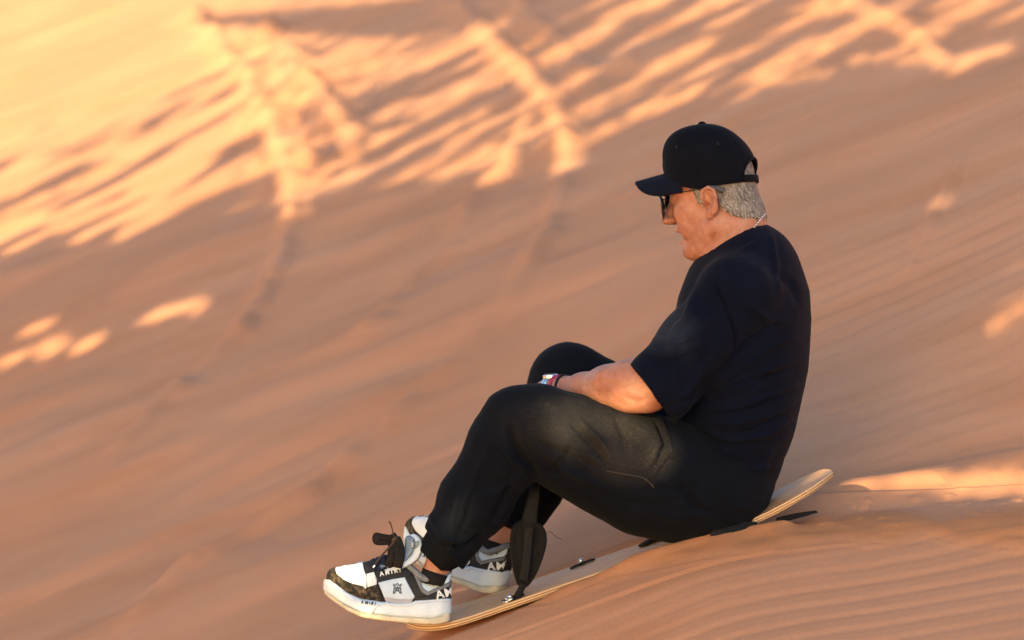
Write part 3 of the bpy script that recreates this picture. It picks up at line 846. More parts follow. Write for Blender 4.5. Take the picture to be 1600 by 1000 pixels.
# pocket seam stitched on the thigh: thin welt lying on the cloth
def on_cloth(bvh, px, py, off=0.0):
    o = Vector(cam.location); t = Vector(P(px, py, 0)) - o; t.normalize()
    h = bvh.ray_cast(o, t)
    return np.array(h[0] + h[1] * off) if h[0] is not None else None
seam = [on_cloth(trB, a, b, 0.0006) for a, b in [(c[0], c[1]) for c in spline([(948, 736), (975, 741), (1000, 745), (1014, 753), (1022, 762)], 6)]]
seam = [s_ for s_ in seam if s_ is not None]
v_, f_q = tube(seam, 0.0013, 6); 
child('pocket_seam', v_, f_q, mat('dusty_seam', (0.045, 0.036, 0.029), 0.9), tr_)
v_, f_q = tube([P(676, 912, -.12), P(678, 902, -.12), P(681, 893, -.12)], [0.030, 0.0292, 0.0285], 24); child('ankle_sock', v_, f_q, M['sock'])
v_, f_q = tube([P(770, 862, .14), P(774, 852, .14), P(776, 846, .14)], [0.033, 0.031, 0.0302], 24); child('ankle_sock', v_, f_q, M['sock'])
# ribbed cuffs
def cuff(c0, c1, r0, r1, n=56):
    c0 = np.array(c0); c1 = np.array(c1); a = c1 - c0; a /= np.linalg.norm(a)
    e1 = np.cross(a, (0, 1, 0)); e1 /= np.linalg.norm(e1); e2 = np.cross(a, e1)
    V = []; F = []; rows_ = 7
    for j in range(rows_ + 3):
        t = min(j / rows_, 1); rr = r0 + (r1 - r0) * t + (0.002 * math.sin(math.pi * t))
        if j > rows_: rr -= 0.004 * (j - rows_); t = 1 - 0.12 * (j - rows_ - 1)
        for k in range(n * 2):
            q = rr + (0.0007 if k % 2 else -0.0003)
            an = math.pi * k / n
            V.append(c0 + (c1 - c0) * t + q * (math.cos(an) * e1 + math.sin(an) * e2))
    m = n * 2
    for j in range(rows_ + 2):
        for k in range(m): F.append((j * m + k, j * m + (k + 1) % m, (j + 1) * m + (k + 1) % m, (j + 1) * m + k))
    return V, F
v_, f_q = cuff(P(703, 847, -.12), P(675, 876, -.12), 0.053, 0.0375); child('cuff', v_, f_q, M['ribbing'], tr_)
v_, f_q = cuff(P(806, 800, .15), P(797, 824, .15), 0.052, 0.041); child('cuff', v_, f_q, M['ribbing'], tr_)

# --- cap, in the head's own frame, pitched a little further forward
def hm(pts): return [HC + HB @ np.array(p) for p in pts]
nu, nv = 192, 30
cV = []; cF = []
caprot = np.array(Euler((0, R(-2), 0)).to_matrix())
def crown(phi, t, off=0.0):
    """phi 0 = front; t 0 rim .. 1 top"""
    c, s_ = math.cos(phi), math.sin(phi)
    fr = 0.5 + 0.5 * c
    af, ab, w = 0.095, 0.102, 0.0865
    a = af if c > 0 else ab
    rx, ry = a * c, w * s_
    p = 2.6 + 0.9 * fr
    q = 1.9 + 0.7 * fr
    r = (1 - t ** p) ** (1 / q) if t < 1 else 0
    r *= 1 + 0.045 * math.sin(math.pi * min(1, t * 1.3)) * (1 - fr) + 0.012
    hgt = 0.155
    zr = 0.012 + 0.042 * max(0, c) ** 1.5 + 0.006 * max(0, -c)
    z = zr + (hgt - zr) * t
    lean = 0.010 * t
    seam_ = 0
    for k in range(6):
        d = (phi - math.pi / 6 - k * math.pi / 3 + math.pi) % (2 * math.pi) - math.pi
        seam_ += math.exp(-(d / 0.03) ** 2)
    off = off - 0.0022 * seam_ * (1 - t)
    v = np.array([(rx * (r + off / a)) + lean * 0.4 + 0.010, ry * (r + off / w), z + off * t])
    return caprot @ v
hole = lambda phi, t: (abs(phi - math.pi) / 0.55) ** 2 + ((t - 0.08) / 0.28) ** 2 < 1 and t > 0.08
tvals = [1 - (1 - j / nv) ** 1.35 for j in range(nv + 1)]
for t in tvals:
    for i in range(nu): cV.append(HC + HB @ crown(2 * math.pi * i / nu, t))
for j in range(nv):
    for i in range(nu):
        ph_ = 2 * math.pi * (i + 0.5) / nu; tt = (tvals[j] + tvals[j + 1]) / 2
        if hole(ph_, tt): continue
        k = (i + 1) % nu
        cF.append((j * nu + i, j * nu + k, (j + 1) * nu + k, (j + 1) * nu + i))
capo = child('cap', cV, cF, M['cap'])
solidify(capo, 0.0022, -1)
# edge binding round the opening and along the rim
ring = [HC + HB @ crown(2 * math.pi * i / 60, 0.0, 0.0008) for i in range(60)]
v_, f_q = tube(ring, 0.0016, 6, closed=True); rimo = child('rim_band', v_, f_q, M['cap'], capo)
hp = []
for k in range(25):
    a = math.pi * k / 24
    hp.append(HC + HB @ crown(math.pi + 0.55 * math.cos(a), 0.08 + 0.28 * math.sin(a), 0.0010))
v_, f_q = tube(hp, 0.0028, 6); child('opening_binding', v_, f_q, M['cap'], capo)
# closing strap at the back
sp = [HC + HB @ crown(math.pi + 0.56 * (1 - 2 * k / 12), 0.05, 0.0014) for k in range(13)]
v_, f_q = tube(sp, 0.007, 8, 0.16, upv=-f_); child('closing_strap', v_, f_q, M['cap'], capo)
bt = HC + HB @ (caprot @ np.array([0.014, 0, 0.1555]))
v_, f_q = sphere(bt, 0.0085, sc=(1, 1, 0.6)); child('top_button', v_, f_q, M['cap'], capo)
# stitched air holes and the square outline sewn on the front
for ph_, t in ((R(62), 0.62), (R(122), 0.62), (R(-62), 0.62), (R(-122), 0.62)):
    c = crown(ph_, t, 0.001); e = (crown(ph_ + 0.05, t, 0.001) - c); e /= np.linalg.norm(e); g = crown(ph_, t + 0.04, 0.001) - c; g /= np.linalg.norm(g)
    v_, f_q = tube([HC + HB @ (c + 0.0026 * (e * math.cos(a) + g * math.sin(a))) for a in np.linspace(0, 2 * math.pi, 12, endpoint=False)], 0.0007, 5, closed=True)
    child('air_hole', v_, f_q, M['capmark'], capo)
sq = []
for a, b in ((0.40, 0.11), (0.52, 0.13), (0.52, 0.31), (0.40, 0.29)): sq.append((a, b))
sp = []
for i in range(4):
    a, b = sq[i], sq[(i + 1) % 4]
    for k in range(6): sp.append(HC + HB @ crown(a[0] + (b[0] - a[0]) * k / 6, a[1] + (b[1] - a[1]) * k / 6, 0.0008))
v_, f_q = tube(sp, 0.0007, 5, closed=True); child('square_badge', v_, f_q, M['capmark'], capo)
# bill: curved plate, bowed down at the sides
bV = []; bF = []; NB = 33; NR = 12
for j in range(NR + 1):
    r = j / NR
    for i in range(NB):
        a = (i / (NB - 1) - 0.5) * 2
        ph_ = a * R(66)
        c0 = crown(ph_, 0.02)
        ext = 0.068 * (1 - abs(a) ** 7) ** 0.42
        p = c0 + np.array([ext * r, 0.004 * a * r * math.sin(r * 3), 0])
        p = np.array([p[0], p[1] * (1 - 0.06 * r), 0.0])
        z = c0[2] - 0.10 * ext * r - 3.4 * p[1] ** 2 * r
        p[2] = z + 0.002
        bV.append(HC + HB @ p)
for j in range(NR):
    for i in range(NB - 1): bF.append((j * NB + i, j * NB + i + 1, (j + 1) * NB + i + 1, (j + 1) * NB + i))
bill = child('bill', bV, bF, M['capbill'], capo); solidify(bill, 0.0035, 0)
be = bill.modifiers.new('b', 'BEVEL'); be.width = 0.0012; be.segments = 2

# --- hair below the cap: a cropped grey layer of short strands over a thin base
hf = Field((0.30, -0.14, 0.10), (0.60, 0.14, 0.46), 0.0026)
ex = lambda c, r, k=0.012, mode='add': hf.ell(c, r, k=k, mode=mode, frame=HF)
ex((0.004, 0, 0.034), (0.0935, 0.0805, 0.095))
ex((-0.028, 0, -0.030), (0.064, 0.0655, 0.058), 0.03)
hf.cap(P(1148, 385, 0), P(1141, 350, 0), 0.0765, 0.0775, 0.012, ys=0.95)
ex((-0.024, 0, -0.055), (0.0650, 0.0640, 0.055), 0.03)
# hairline: cut behind and below the ears, and in front of the sideburn
def cutp(c, n):
    c = HC + HB @ np.array(c); n = HB @ (np.array(n, float) / np.linalg.norm(n)); hf.plane(c, n)
cutp((0.030, 0, 0.0), (1, 0, -0.15))
hf.cap(P(1146, 385, 0), P(1140, 345, 0), 0.0735, 0.0752, 0.01, ys=0.95) if False else None
X_, Y_, Z_ = hf.grid((slice(None),) * 3)
qx = (X_ - HC[0]) * HB[0, 0] + (Y_ - HC[1]) * HB[1, 0] + (Z_ - HC[2]) * HB[2, 0]
qz = (X_ - HC[0]) * HB[0, 2] + (Y_ - HC[1]) * HB[1, 2] + (Z_ - HC[2]) * HB[2, 2]
low = np.interp(qx, [-0.12, -0.080, -0.050, -0.028, -0.020, 0.004, 0.008, 0.022, 0.028], [-0.070, -0.068, -0.058, -0.036, 0.006, 0.006, -0.020, -0.022, 0.01])
low = low + 0.005 * fbm(qx * 90 + 3, (Y_ + 0 * qx) * 90, 2) + 0.002
hf.F = np.maximum(hf.F, (low - qz) * 0.35)
V, F = hf.mesh(1); del hf
hairo = child('hair', V, F, M['hair'])
hb_ = BVHTree.FromPolygons([Vector(v) for v in V], F.tolist())
N = normals(V, F)
Vl = (V - HC) @ HB
sel = np.where((Vl[:, 0] < 0.035) & (Vl[:, 2] > -0.075) & ((Vl[:, 2] < 0.022) | ((Vl[:, 0] < -0.06) & (np.abs(Vl[:, 1]) < 0.045) & (Vl[:, 2] < 0.075))))[0]
for nm, mt, cnt_, sd in (('hair_strands', M['hairl'], 2600, 1), ('hair_strands', M['haird'], 1700, 2)):
    rg = np.random.default_rng(sd); sV = []; sF = []
    for i in rg.choice(sel, cnt_):
        p = V[i]; n = N[i]
        if (n @ n) < 0.5: continue
        dwn = -u_ * 0.95 - f_ * 0.42 + rg.normal(0, 0.22, 3); dwn -= n * dwn.dot(n) * 0.9
        dwn = dwn / np.linalg.norm(dwn) + n * 0.14
        L = rg.uniform(0.006, 0.012); sd_ = np.cross(dwn, n); sd_ /= np.linalg.norm(sd_) + 1e-9
        w_ = rg.uniform(0.0004, 0.0007); b0 = p - n * 0.0005 + rg.normal(0, 0.0008, 3)
        o = len(sV)
        sV += [b0 - sd_ * w_, b0 + sd_ * w_, b0 + dwn * L * 0.6 + sd_ * w_ * 0.8, b0 + dwn * L * 0.6 - sd_ * w_ * 0.8, b0 + dwn * L - n * 0.0008]
        sF += [(o, o + 1, o + 2, o + 3), (o + 3, o + 2, o + 4)]
    so = child(nm, sV, sF, mt, hairo); 
# eyebrow
# --- sunglasses
gl = None
def lens(s_):
    """flat tear-shaped lens in the head frame"""
    out = []
    for k in range(28):
        a = 2 * math.pi * k / 28
        yy = 0.034 + 0.029 * math.copysign(abs(math.cos(a)) ** 0.8, math.cos(a)) * 1.06; zz = -0.008 + 0.0255 * math.sin(a) * (1.0 if math.sin(a) > 0 else 1.15)
        if math.sin(a) < 0: yy = 0.033 + (yy - 0.033) * (1 - 0.25 * abs(math.sin(a)))
        xx = 0.116 - 3.4 * (yy - 0.01) ** 2 * 1.5 + 0.06 * zz * 0.3
        out.append(np.array([xx, yy * s_, zz]))
    return out
pts = lens(1)
c = sum(pts) / len(pts) + np.array([0.003, 0, 0])
v_ = hm(pts + [c]); f_q = [(k, (k + 1) % 28, 28) for k in range(28)]
gl = child('sunglasses', v_, f_q, M['lens']); solidify(gl, 0.0022, 0)
pts2 = lens(-1); v_ = hm(pts2 + [sum(pts2) / 28 + np.array([0.003, 0, 0])])
o = child('lens', v_, f_q, M['lens'], gl); solidify(o, 0.0022, 0)
for q in (pts, pts2):
    v_, f_q = tube(hm(q), 0.0011, 6, closed=True); child('lens_frame', v_, f_q, M['blackplastic'], gl)
v_, f_q = tube(hm(spline([(0.114, 0.008, 0.006), (0.119, 0, 0.010), (0.114, -0.008, 0.006)], 5)), 0.0012, 6); child('bridge', v_, f_q, M['steel'], gl)
for s_ in (1, -1):
    v_, f_q = tube(hm(spline([(0.108, 0.057 * s_, 0.012), (0.098, 0.068 * s_, 0.012), (0.05, 0.0735 * s_, 0.011), (0.0, 0.083 * s_, 0.010), (-0.02, 0.083 * s_, 0.009)], 6)), 0.0013, 6)
    child('temple_arm', v_, f_q, M['blackplastic'], gl)
    v_, f_q = tube(hm(spline([(-0.012, 0.0865 * s_, 0.010), (-0.030, 0.0845 * s_, 0.006), (-0.043, 0.080 * s_, -0.002)], 6)), 0.0052, 8, 0.35, upv=l_); child('ear_tip', v_, f_q, mat('grey_ear_tip', (0.05, 0.055, 0.07), 0.5), gl)
    v_, f_q = sphere(H(0.109, 0.055 * s_, 0.012), 0.0026); child('hinge', v_, f_q, M['steel'], gl)
# --- necklace of round silver beads
cpn = []
vv = []; ff = []
bb = BVHTree.FromObject(body, bpy.context.evaluated_depsgraph_get())
NCC = P(1145, 391, 0)
nax = np.array([-0.76, 0, 0.65]); n2 = np.cross(nax, E1)
for k in range(84):
    a = 2 * math.pi * k / 84
    dr_ = math.cos(a) * E1 + math.sin(a) * n2
    h = bb.ray_cast(Vector(NCC + dr_ * 0.16), Vector(-dr_))
    p = np.array(h[0]) + dr_ * 0.0016 if h[0] is not None else NCC + dr_ * 0.07
    cpn.append(p); q = sphere(p, 0.0023, 8, 6); vv, ff = join((vv, ff), q)
vv, ff = join((vv, ff), tube(cpn, 0.0009, 5, closed=True))
child('necklace', vv, ff, M['steel'])
# --- watch and wristbands on the near wrist
def ringon(px, py, y, r, w, flat, mt, name, parent=body, ax_=None):
    c = P(px, py, y); a = P(866, 608, -.03) - P(912, 604, -.095); a /= np.linalg.norm(a)
    e1 = np.cross(a, (0, 0, 1)); e1 /= np.linalg.norm(e1); e2 = np.cross(e1, a)
    pts = [c + r * (math.cos(t) * e1 + math.sin(t) * e2) for t in np.linspace(0, 2 * math.pi, 32, endpoint=False)]
    V = []; F = []
    prof = [(-w, 0), (-w * .7, flat), (w * .7, flat), (w, 0)]
    for p in pts:
        rd = (p - c) / r
        for (s1, s2) in prof: V.append(p + a * s1 + rd * s2)
    for i in range(32):
        j = (i + 1) % 32
        for k in range(3): F.append((i * 4 + k, j * 4 + k, j * 4 + k + 1, i * 4 + k + 1))
    return child(name, V, F, mt, parent), (c, a, e1, e2)
ringon(883, 605.5, -.054, 0.0255, 0.0045, 0.0035, M['strap'], 'wristband')
ringon(874.5, 606.5, -.042, 0.0252, 0.0048, 0.004, M['pink'], 'wristband')
wb, (c, a, e1, e2) = ringon(862, 608, -.026, 0.0258, 0.008, 0.003, M['steel'], 'watch')
wc = c + (-e1 * 0.05 + e2 * 1.0) * 0.028
up = (wc - c) / np.linalg.norm(wc - c)
sd_ = np.cross(a, up)
def disc(c, ax1, ax2, n3, r, h):
    V = []; F = []; n = 28
    for lv, rr in ((0, r), (h * .7, r), (h, r * .86)):
        for k in range(n):
            t = 2 * math.pi * k / n; V.append(c + rr * (math.cos(t) * ax1 + math.sin(t) * ax2) + n3 * lv)
    for j in range(2):
        for k in range(n): F.append((j * n + k, j * n + (k + 1) % n, (j + 1) * n + (k + 1) % n, (j + 1) * n + k))
    F.append(tuple(range(2 * n, 3 * n)))
    return V, F
v_, f_q = disc(wc - up * 0.004, a, sd_, up, 0.0165, 0.0075); child('watch_case', v_, f_q, M['steel'], wb, False)
v_, f_q = disc(wc + up * 0.0033, a, sd_, up, 0.0135, 0.0012); child('watch_face', v_, f_q, mat('watch_glass', (0.10, 0.11, 0.12), 0.1), wb, False)

# collar finishes the neckline
o = child('collar', tV, tF, M['shirt'], ts_)

# ------------------------------------------------------------------ sneakers
SK = (1 - 0.17 / 6) / S
def z4(a, b):
    """from the enlarged view of the near shoe to the shoe's own frame: (to the toe, up)"""
    px = 490 + a / 5.713; py = 810 + b / 5.713
    return ((706 - px) * SK, (976 - py) * SK)
def loft(st, n=40, cap=True):
    V = []; F = []
    for (x, zb, zt, hw, ex, tp, yc) in st:
        for k in range(n):
            a = 2 * math.pi * k / n
            c, s_ = math.cos(a), math.sin(a)
            y = hw * math.copysign(abs(c) ** (2 / ex), c); q = math.copysign(abs(s_) ** (2 / ex), s_)
            z = (zb + zt) / 2 + (zt - zb) / 2 * q
            y *= 1 - tp * (q * 0.5 + 0.5) ** 1.2
            V.append((x, y + yc, z))
    for i in range(len(st) - 1):
        for k in range(n):
            l = (k + 1) % n
            F.append((i * n + k, (i + 1) * n + k, (i + 1) * n + l, i * n + l))
    if cap:
        F.append(tuple(range(n))); F.append(tuple(range((len(st) - 1) * n, len(st) * n))[::-1])
    return V, F
L = 203 * SK
def hwid(x):           # half width of the sole along the shoe, heel 0 .. toe L
    t = np.clip(x / L, 0, 1)
    base = np.interp(t, [0, .03, .08, .2, .35, .5, .65, .78, .88, .95, .985, 1], [0.016, 0.026, 0.034, 0.039, 0.038, 0.041, 0.048, 0.050, 0.045, 0.033, 0.020, 0.010])
    return base
def li(tab):
    xs_ = [z4(a, b)[0] for a, b in tab][::-1]; zs_ = [z4(a, b)[1] for a, b in tab][::-1]
    return lambda x: float(np.interp(x, xs_, zs_))
junc = li([(72, 560), (110, 500), (128, 478), (180, 560), (300, 665), (420, 722), (600, 748), (700, 768), (860, 768), (915, 742), (1220, 722), (1235, 720)])
junc_s = li([(72, 575), (110, 530), (140, 535), (180, 566), (300, 665), (420, 722), (600, 750), (760, 764), (915, 748), (1220, 724), (1235, 722)])
out_t = li([(72, 640), (130, 690), (300, 800), (440, 862), (560, 872), (640, 880), (760, 895), (900, 900), (1060, 912), (1130, 890), (1225, 858)])
bot = li([(72, 650), (130, 705), (300, 822), (440, 885), (640, 915), (950, 945), (1100, 948), (1190, 930), (1235, 890)])
topc = li([(100, 540), (125, 478), (150, 455), (200, 432), (330, 405), (430, 388), (520, 365), (600, 345), (700, 345), (800, 395), (870, 440), (930, 500), (1000, 545), (1080, 560), (1150, 520), (1225, 450), (1238, 470)])
xs_ = np.concatenate([np.linspace(0.0005, 0.02, 7), np.linspace(0.026, L - 0.03, 34), np.linspace(L - 0.026, L - 0.0005, 9)])
sole_st = [(x, max(out_t(x) + 0.002, bot(x) + 0.002), junc_s(x) + 0.003, hwid(x) * (1 if x > 0 else 1), 5.0, 0.04, 0) for x in xs_]
soV, soF = loft(sole_st, 48)
outs_st = [(x, bot(x) - 0.001, max(out_t(x) + 0.005, bot(x) + 0.004), hwid(x) * 0.975, 5, 0.0, 0) for x in xs_[1:-1]]
ouV, ouF = loft(outs_st, 48)
xu = np.concatenate([np.linspace(0.003, 0.02, 6), np.linspace(0.026, L - 0.03, 40), np.linspace(L - 0.026, L - 0.006, 9)])
def uw(x): return hwid(x) * np.interp(x / L, [0, .05, .5, .9, 1], [0.93, 0.93, 0.93, 0.95, 0.93])
up_st = [(x, junc_s(x) - 0.010, topc(x), uw(x), 2.9, float(np.interp(x / L, [0, .25, .5, .8, 1], [0.22, 0.25, 0.50, 0.30, 0.2])), 0) for x in xu]
upV, upF = loft(up_st, 56)
upB = BVHTree.FromPolygons([Vector(v) for v in upV], upF)
soB = BVHTree.FromPolygons([Vector(v) for v in soV], soF)
def project(bvh, x, z, side, off):
    h = bvh.ray_cast(Vector((x, side * 0.2, z)), Vector((0, -side, 0)))
    if h[0] is None:
        h = bvh.find_nearest(Vector((x, side * 0.02, z)))
    n = h[1]
    if n.dot(Vector((0, side, 0.35))) < 0: n = -n
    return h[0] + n * off
def panel(name, poly, mt, side, off, parent, bvh=None, curve=False, step=0.0032, th=0.0016):
    bvh = bvh or upB
    q = [z4(a, b) for a, b in poly]
    if curve:
        qq = [np.array(p) for p in q]; q = [tuple(p) for p in spline(qq + [qq[0]], 5)[:-1]]
    bd_ = []
    for i in range(len(q)):
        a, b = np.array(q[i]), np.array(q[(i + 1) % len(q)])
        n = max(1, int(np.linalg.norm(b - a) / step))
        for k in range(n): bd_.append(a + (b - a) * k / n)
    pts = [Vector(p) for p in bd_]; nb2 = len(pts)
    A_ = np.array(bd_); gx = np.arange(A_[:, 0].min(), A_[:, 0].max(), step); gz = np.arange(A_[:, 1].min(), A_[:, 1].max(), step)
    GX, GZ = np.meshgrid(gx, gz); GX = GX.ravel(); GZ = GZ.ravel()
    ins = inpoly(GX, GZ, [tuple(p) for p in bd_])
    r, _ = segdist(GX, GZ, [tuple(p) for p in bd_] + [tuple(bd_[0])])
    for x, z in zip(GX[ins & (r > step * 0.6)], GZ[ins & (r > step * 0.6)]): pts.append(Vector((x, z)))
    res = delaunay_2d_cdt(pts, [(i, (i + 1) % nb2) for i in range(nb2)], [], 1, 1e-6)
    V = [project(bvh, p.x, p.y, side, off) for p in res[0]]
    F = [tuple(f) if side > 0 else tuple(f)[::-1] for f in res[2]]
    o = child(name, [tuple(v) for v in V], F, mt, parent)
    s_ = solidify(o, th, 0)
    return o
def text_on(name, txt, size, at, ang, mt, parent, bvh, side, off, th=0.0010, shear=1.0, bold=0.0, space=1.0):
    cu = bpy.data.curves.new('t', 'FONT'); cu.body = txt; cu.size = size; cu.offset = bold; cu.space_character = space
    cu.resolution_u = 3
    to = bpy.data.objects.new('t', cu); COL.objects.link(to)
    bpy.context.view_layer.update()
    me = bpy.data.meshes.new_from_object(to.evaluated_get(bpy.context.evaluated_depsgraph_get()))
    bpy.data.objects.remove(to)
    bm = bmesh.new(); bm.from_mesh(me)
    bmesh.ops.triangulate(bm, faces=bm.faces[:])
    for _ in range(2):
        bmesh.ops.subdivide_edges(bm, edges=[e for e in bm.edges if e.calc_length() > 0.005], cuts=1)
        bmesh.ops.triangulate(bm, faces=bm.faces[:])
    x0, z0 = z4(*at); ca_, sa_ = math.cos(ang), math.sin(ang)
    for v in bm.verts:
        a, b = v.co.x, v.co.y * shear
        a, b = a * ca_ - b * sa_, a * sa_ + b * ca_
        v.co = project(bvh, x0 - a * (1 if side > 0 else -1), z0 + b, side, off)
    bm.to_mesh(me); bm.free()
    me.name = name; o = obj(name, me, mt, parent)
    m = o.modifiers.new('solid', 'SOLIDIFY'); m.thickness = th; m.offset = 0
    return o

def make_sneaker():
    root = child('sneaker', upV, upF, M['black'])
    sub = lambda n, V, F, mt: child(n, V, F, mt, root)
    sub('midsole', soV, soF, M['sole']); sub('outsole', ouV, ouF, M['outsole'])
    # grooves that step round the toe and the heel of the midsole
    for dz in (0.006, 0.011):
        for xa, xb in ((L - 0.075, L - 0.002), (0.002, 0.05)):
            for sd in (1, -1):
                pts = []
                for x in np.linspace(xa, xb, 22):
                    zz = junc_s(x) - dz
                    pts.append(np.array(project(soB, x, zz, sd, 0.0)))
                v_, f_q = tube(pts, 0.0009, 6); sub('sole_ridge', v_, f_q, M['sole'])
    for side in (1, -1):
        pn = lambda name, poly, mt, off=0.0014, **k: panel(name, poly, mt, side, off, root, **k)
        pn('toe_box', [(160, 445), (190, 425), (250, 412), (340, 400), (432, 392), (446, 460), (478, 540), (470, 640), (440, 612), (350, 590), (265, 548), (205, 498)], M['white'], 0.0010)
        pn('mudguard', [(112, 545), (128, 482), (160, 445), (185, 445), (205, 498), (265, 548), (350, 586), (440, 608), (462, 632), (480, 618), (562, 592), (600, 660), (618, 752), (500, 735), (400, 716), (300, 668), (200, 590), (150, 545)], M['camo'], 0.0022)
        pn('eyestay', [(478, 540), (470, 500), (535, 480), (562, 548), (562, 592), (480, 618)], M['white'], 0.0020)
        pn('eyestay', [(545, 475), (700, 440), (820, 425), (862, 470), (870, 500), (830, 528), (700, 545), (575, 575), (562, 548)], M['black'], 0.0018)
        pn('side_panel', [(575, 575), (700, 545), (812, 528), (905, 700), (888, 722), (760, 722), (632, 708)], M['paleblue'], 0.0022)
        pn('side_panel', [(632, 708), (760, 722), (888, 722), (868, 768), (700, 766), (648, 752)], M['lilac'], 0.0028)
        pn('quarter_piping', [(835, 400), (862, 392), (905, 450), (940, 520), (975, 620), (1020, 655), (1205, 575), (1232, 545), (1234, 575), (1210, 605), (1020, 690), (965, 660), (900, 530)], M['greysuede'], 0.0030)
        pn('collar_panel', [(895, 492), (945, 478), (1000, 535), (1080, 565), (1160, 520), (1228, 458), (1234, 545), (1200, 572), (1020, 655), (978, 630)], M['paleblue'], 0.0018)
        pn('heel_trim', [(905, 742), (935, 700), (1020, 692), (1234, 590), (1236, 722)], M['black'], 0.0016)
        pn('midsole_step', [(648, 752), (700, 770), (868, 772), (918, 742), (1232, 722), (1234, 735), (925, 758), (880, 786), (700, 786), (640, 768)], M['sole'], 0.0030, bvh=soB)
        pn('midsole_step', [(415, 742), (560, 770), (600, 782), (555, 800), (520, 858), (440, 850), (412, 800)], M['white'], 0.0022, bvh=soB)
        text_on('heel_lettering', 'AMIRI', 0.0235, (1100 if side > 0 else 1400, 718), R(14) * (1 if side > 0 else -1), M['white'], root, upB, side, 0.0030, bold=0.0006, space=1.15) if side > 0 else None
        # crest: crossed M and A strokes under a small crown
        strokes = [[(712, 668), (722, 612), (745, 650), (770, 612), (782, 668)], [(722, 672), (746, 606), (772, 672)], [(730, 648), (764, 648)],
                   [(716, 610), (712, 588), (728, 604), (746, 582), (764, 604), (782, 588), (778, 610)], [(708, 668), (726, 668)], [(768, 668), (788, 668)], [(716, 625), (782, 625)]]
        vv = []; ff = []
        for s_ in strokes:
            pts = []
            for a, b in zip(s_[:-1], s_[1:]):
                for k in range(4): pts.append((a[0] + (b[0] - a[0]) * k / 4, a[1] + (b[1] - a[1]) * k / 4))
            pts.append(s_[-1])
            q = [np.array(project(upB, *z4(*p), side, 0.0036)) for p in pts]
            vv, ff = join((vv, ff), tube(q, 0.00125, 6, 0.5, upv=(0, 1, 0)))
        sub('crest', vv, ff, mat('grey_print', (0.09, 0.12, 0.17), 0.6) if 'grey_print' not in bpy.data.materials else bpy.data.materials['grey_print'])
        if side > 0:
            text_on('sole_lettering', 'AMIRI', 0.0085, (424, 762), R(-9), M['black'], root, soB, side, 0.0032, bold=0.0002, space=1.5)
        text_on('eyestay_lettering', 'AMIRI', 0.0125, (590 if side > 0 else 800, 520), R(12) * (1 if side > 0 else -1), M['white'], root, upB, side, 0.0046, bold=0.0004, space=1.5)
        # eyelet loops
    if True:
        # medial heel letters, read from the other side
        text_on('heel_lettering', 'AMIRI', 0.027, (940, 700), R(12), M['white'], root, upB, -1, 0.0030, bold=0.0006, space=1.1)
    # padded collar round the opening
    ring = []
    for k in range(48):
        a = 2 * math.pi * k / 48
        x = 0.052 + 0.046 * math.cos(a); y = 0.031 * math.sin(a) * (1 - 0.12 * math.cos(a))
        z = topc(np.clip(x, 0.006, L)) - 0.002 + 0.002 * abs(math.sin(a))
        if math.cos(a) < -0.3: z += 0.002
        ring.append((x, y, z))
    v_, f_q = tube(ring, 0.0068, 10, 1.0, closed=True); sub('collar', v_, f_q, M['greysuede'])
    # sock filling the opening
    sx, sz = z4(1075, 600)
    v_, f_q = sphere((0.052, 0, topc(0.05) - 0.004), 1.0, 24, 12, (0.043, 0.030, 0.016)); sub('sock', v_, f_q, M['sock'])
    # tongue: a thick leaf standing over the instep
    def slab(axis, wid, thk, n=14, mt=None, name='tongue', crown_=0.004):
        V = []; F = []; m = 12
        ax_ = [np.array([z4(a, b)[0], 0, z4(a, b)[1]]) for a, b in axis]
        ax_ = spline(ax_, 4); k_ = len(ax_)
        for i, p in enumerate(ax_):
            t = ax_[min(i + 1, k_ - 1)] - ax_[max(i - 1, 0)]; t /= np.linalg.norm(t)
            nrm = np.array([t[2], 0, -t[0]]); nrm = nrm if nrm[0] > 0 else -nrm
            w_ = np.interp(i / (k_ - 1), [0, .8, .93, 1], [wid * .8, wid, wid * .9, wid * .55]); tk = np.interp(i / (k_ - 1), [0, .9, 1], [thk, thk, thk * .4])
            for j in range(m * 2):
                a = math.pi * j / m
                yy = w_ * math.copysign(abs(math.cos(a)) ** .7, math.cos(a)); e = tk * math.copysign(abs(math.sin(a)) ** .8, math.sin(a))
                V.append(p + np.array([0, yy, 0]) + nrm * (e - 9 * yy * yy))
        q = m * 2
        for i in range(k_ - 1):
            for j in range(q): F.append((i * q + j, i * q + (j + 1) % q, (i + 1) * q + (j + 1) % q, (i + 1) * q + j))
        F.append(tuple(range(q))[::-1]); F.append(tuple(range((k_ - 1) * q, k_ * q)))
        return sub(name, V, F, mt or M['paleblue'])
    slab([(600, 440), (760, 400), (880, 330), (905, 240), (868, 142)], 0.034, 0.0105, mt=M['paleblue'])
    slab([(560, 430), (700, 385), (800, 330), (838, 260), (846, 190), (856, 150)], 0.0345, 0.0085, mt=M['denim'], name='tongue_pad')
    tx, tz = z4(880, 240)
    text_ = []
    # woven label wrapped over the tongue's edge
    slab([(900, 300), (893, 250), (880, 200)], 0.0362, 0.0085, mt=M['bluegrey'], name='tongue_label')
    for dz in (0, 7, 14):
        for sd in (1, -1):
            a = z4(872, 218 + dz * 2.2); b = z4(892, 222 + dz * 2.2)
            v_, f_q = tube([(a[0], 0.0368 * sd, a[1]), (b[0], 0.0366 * sd, b[1])], 0.0011, 5); sub('label_mark', v_, f_q, M['white'])
    # laces: flat ribbons crossing the throat, then the bow
    lc = []
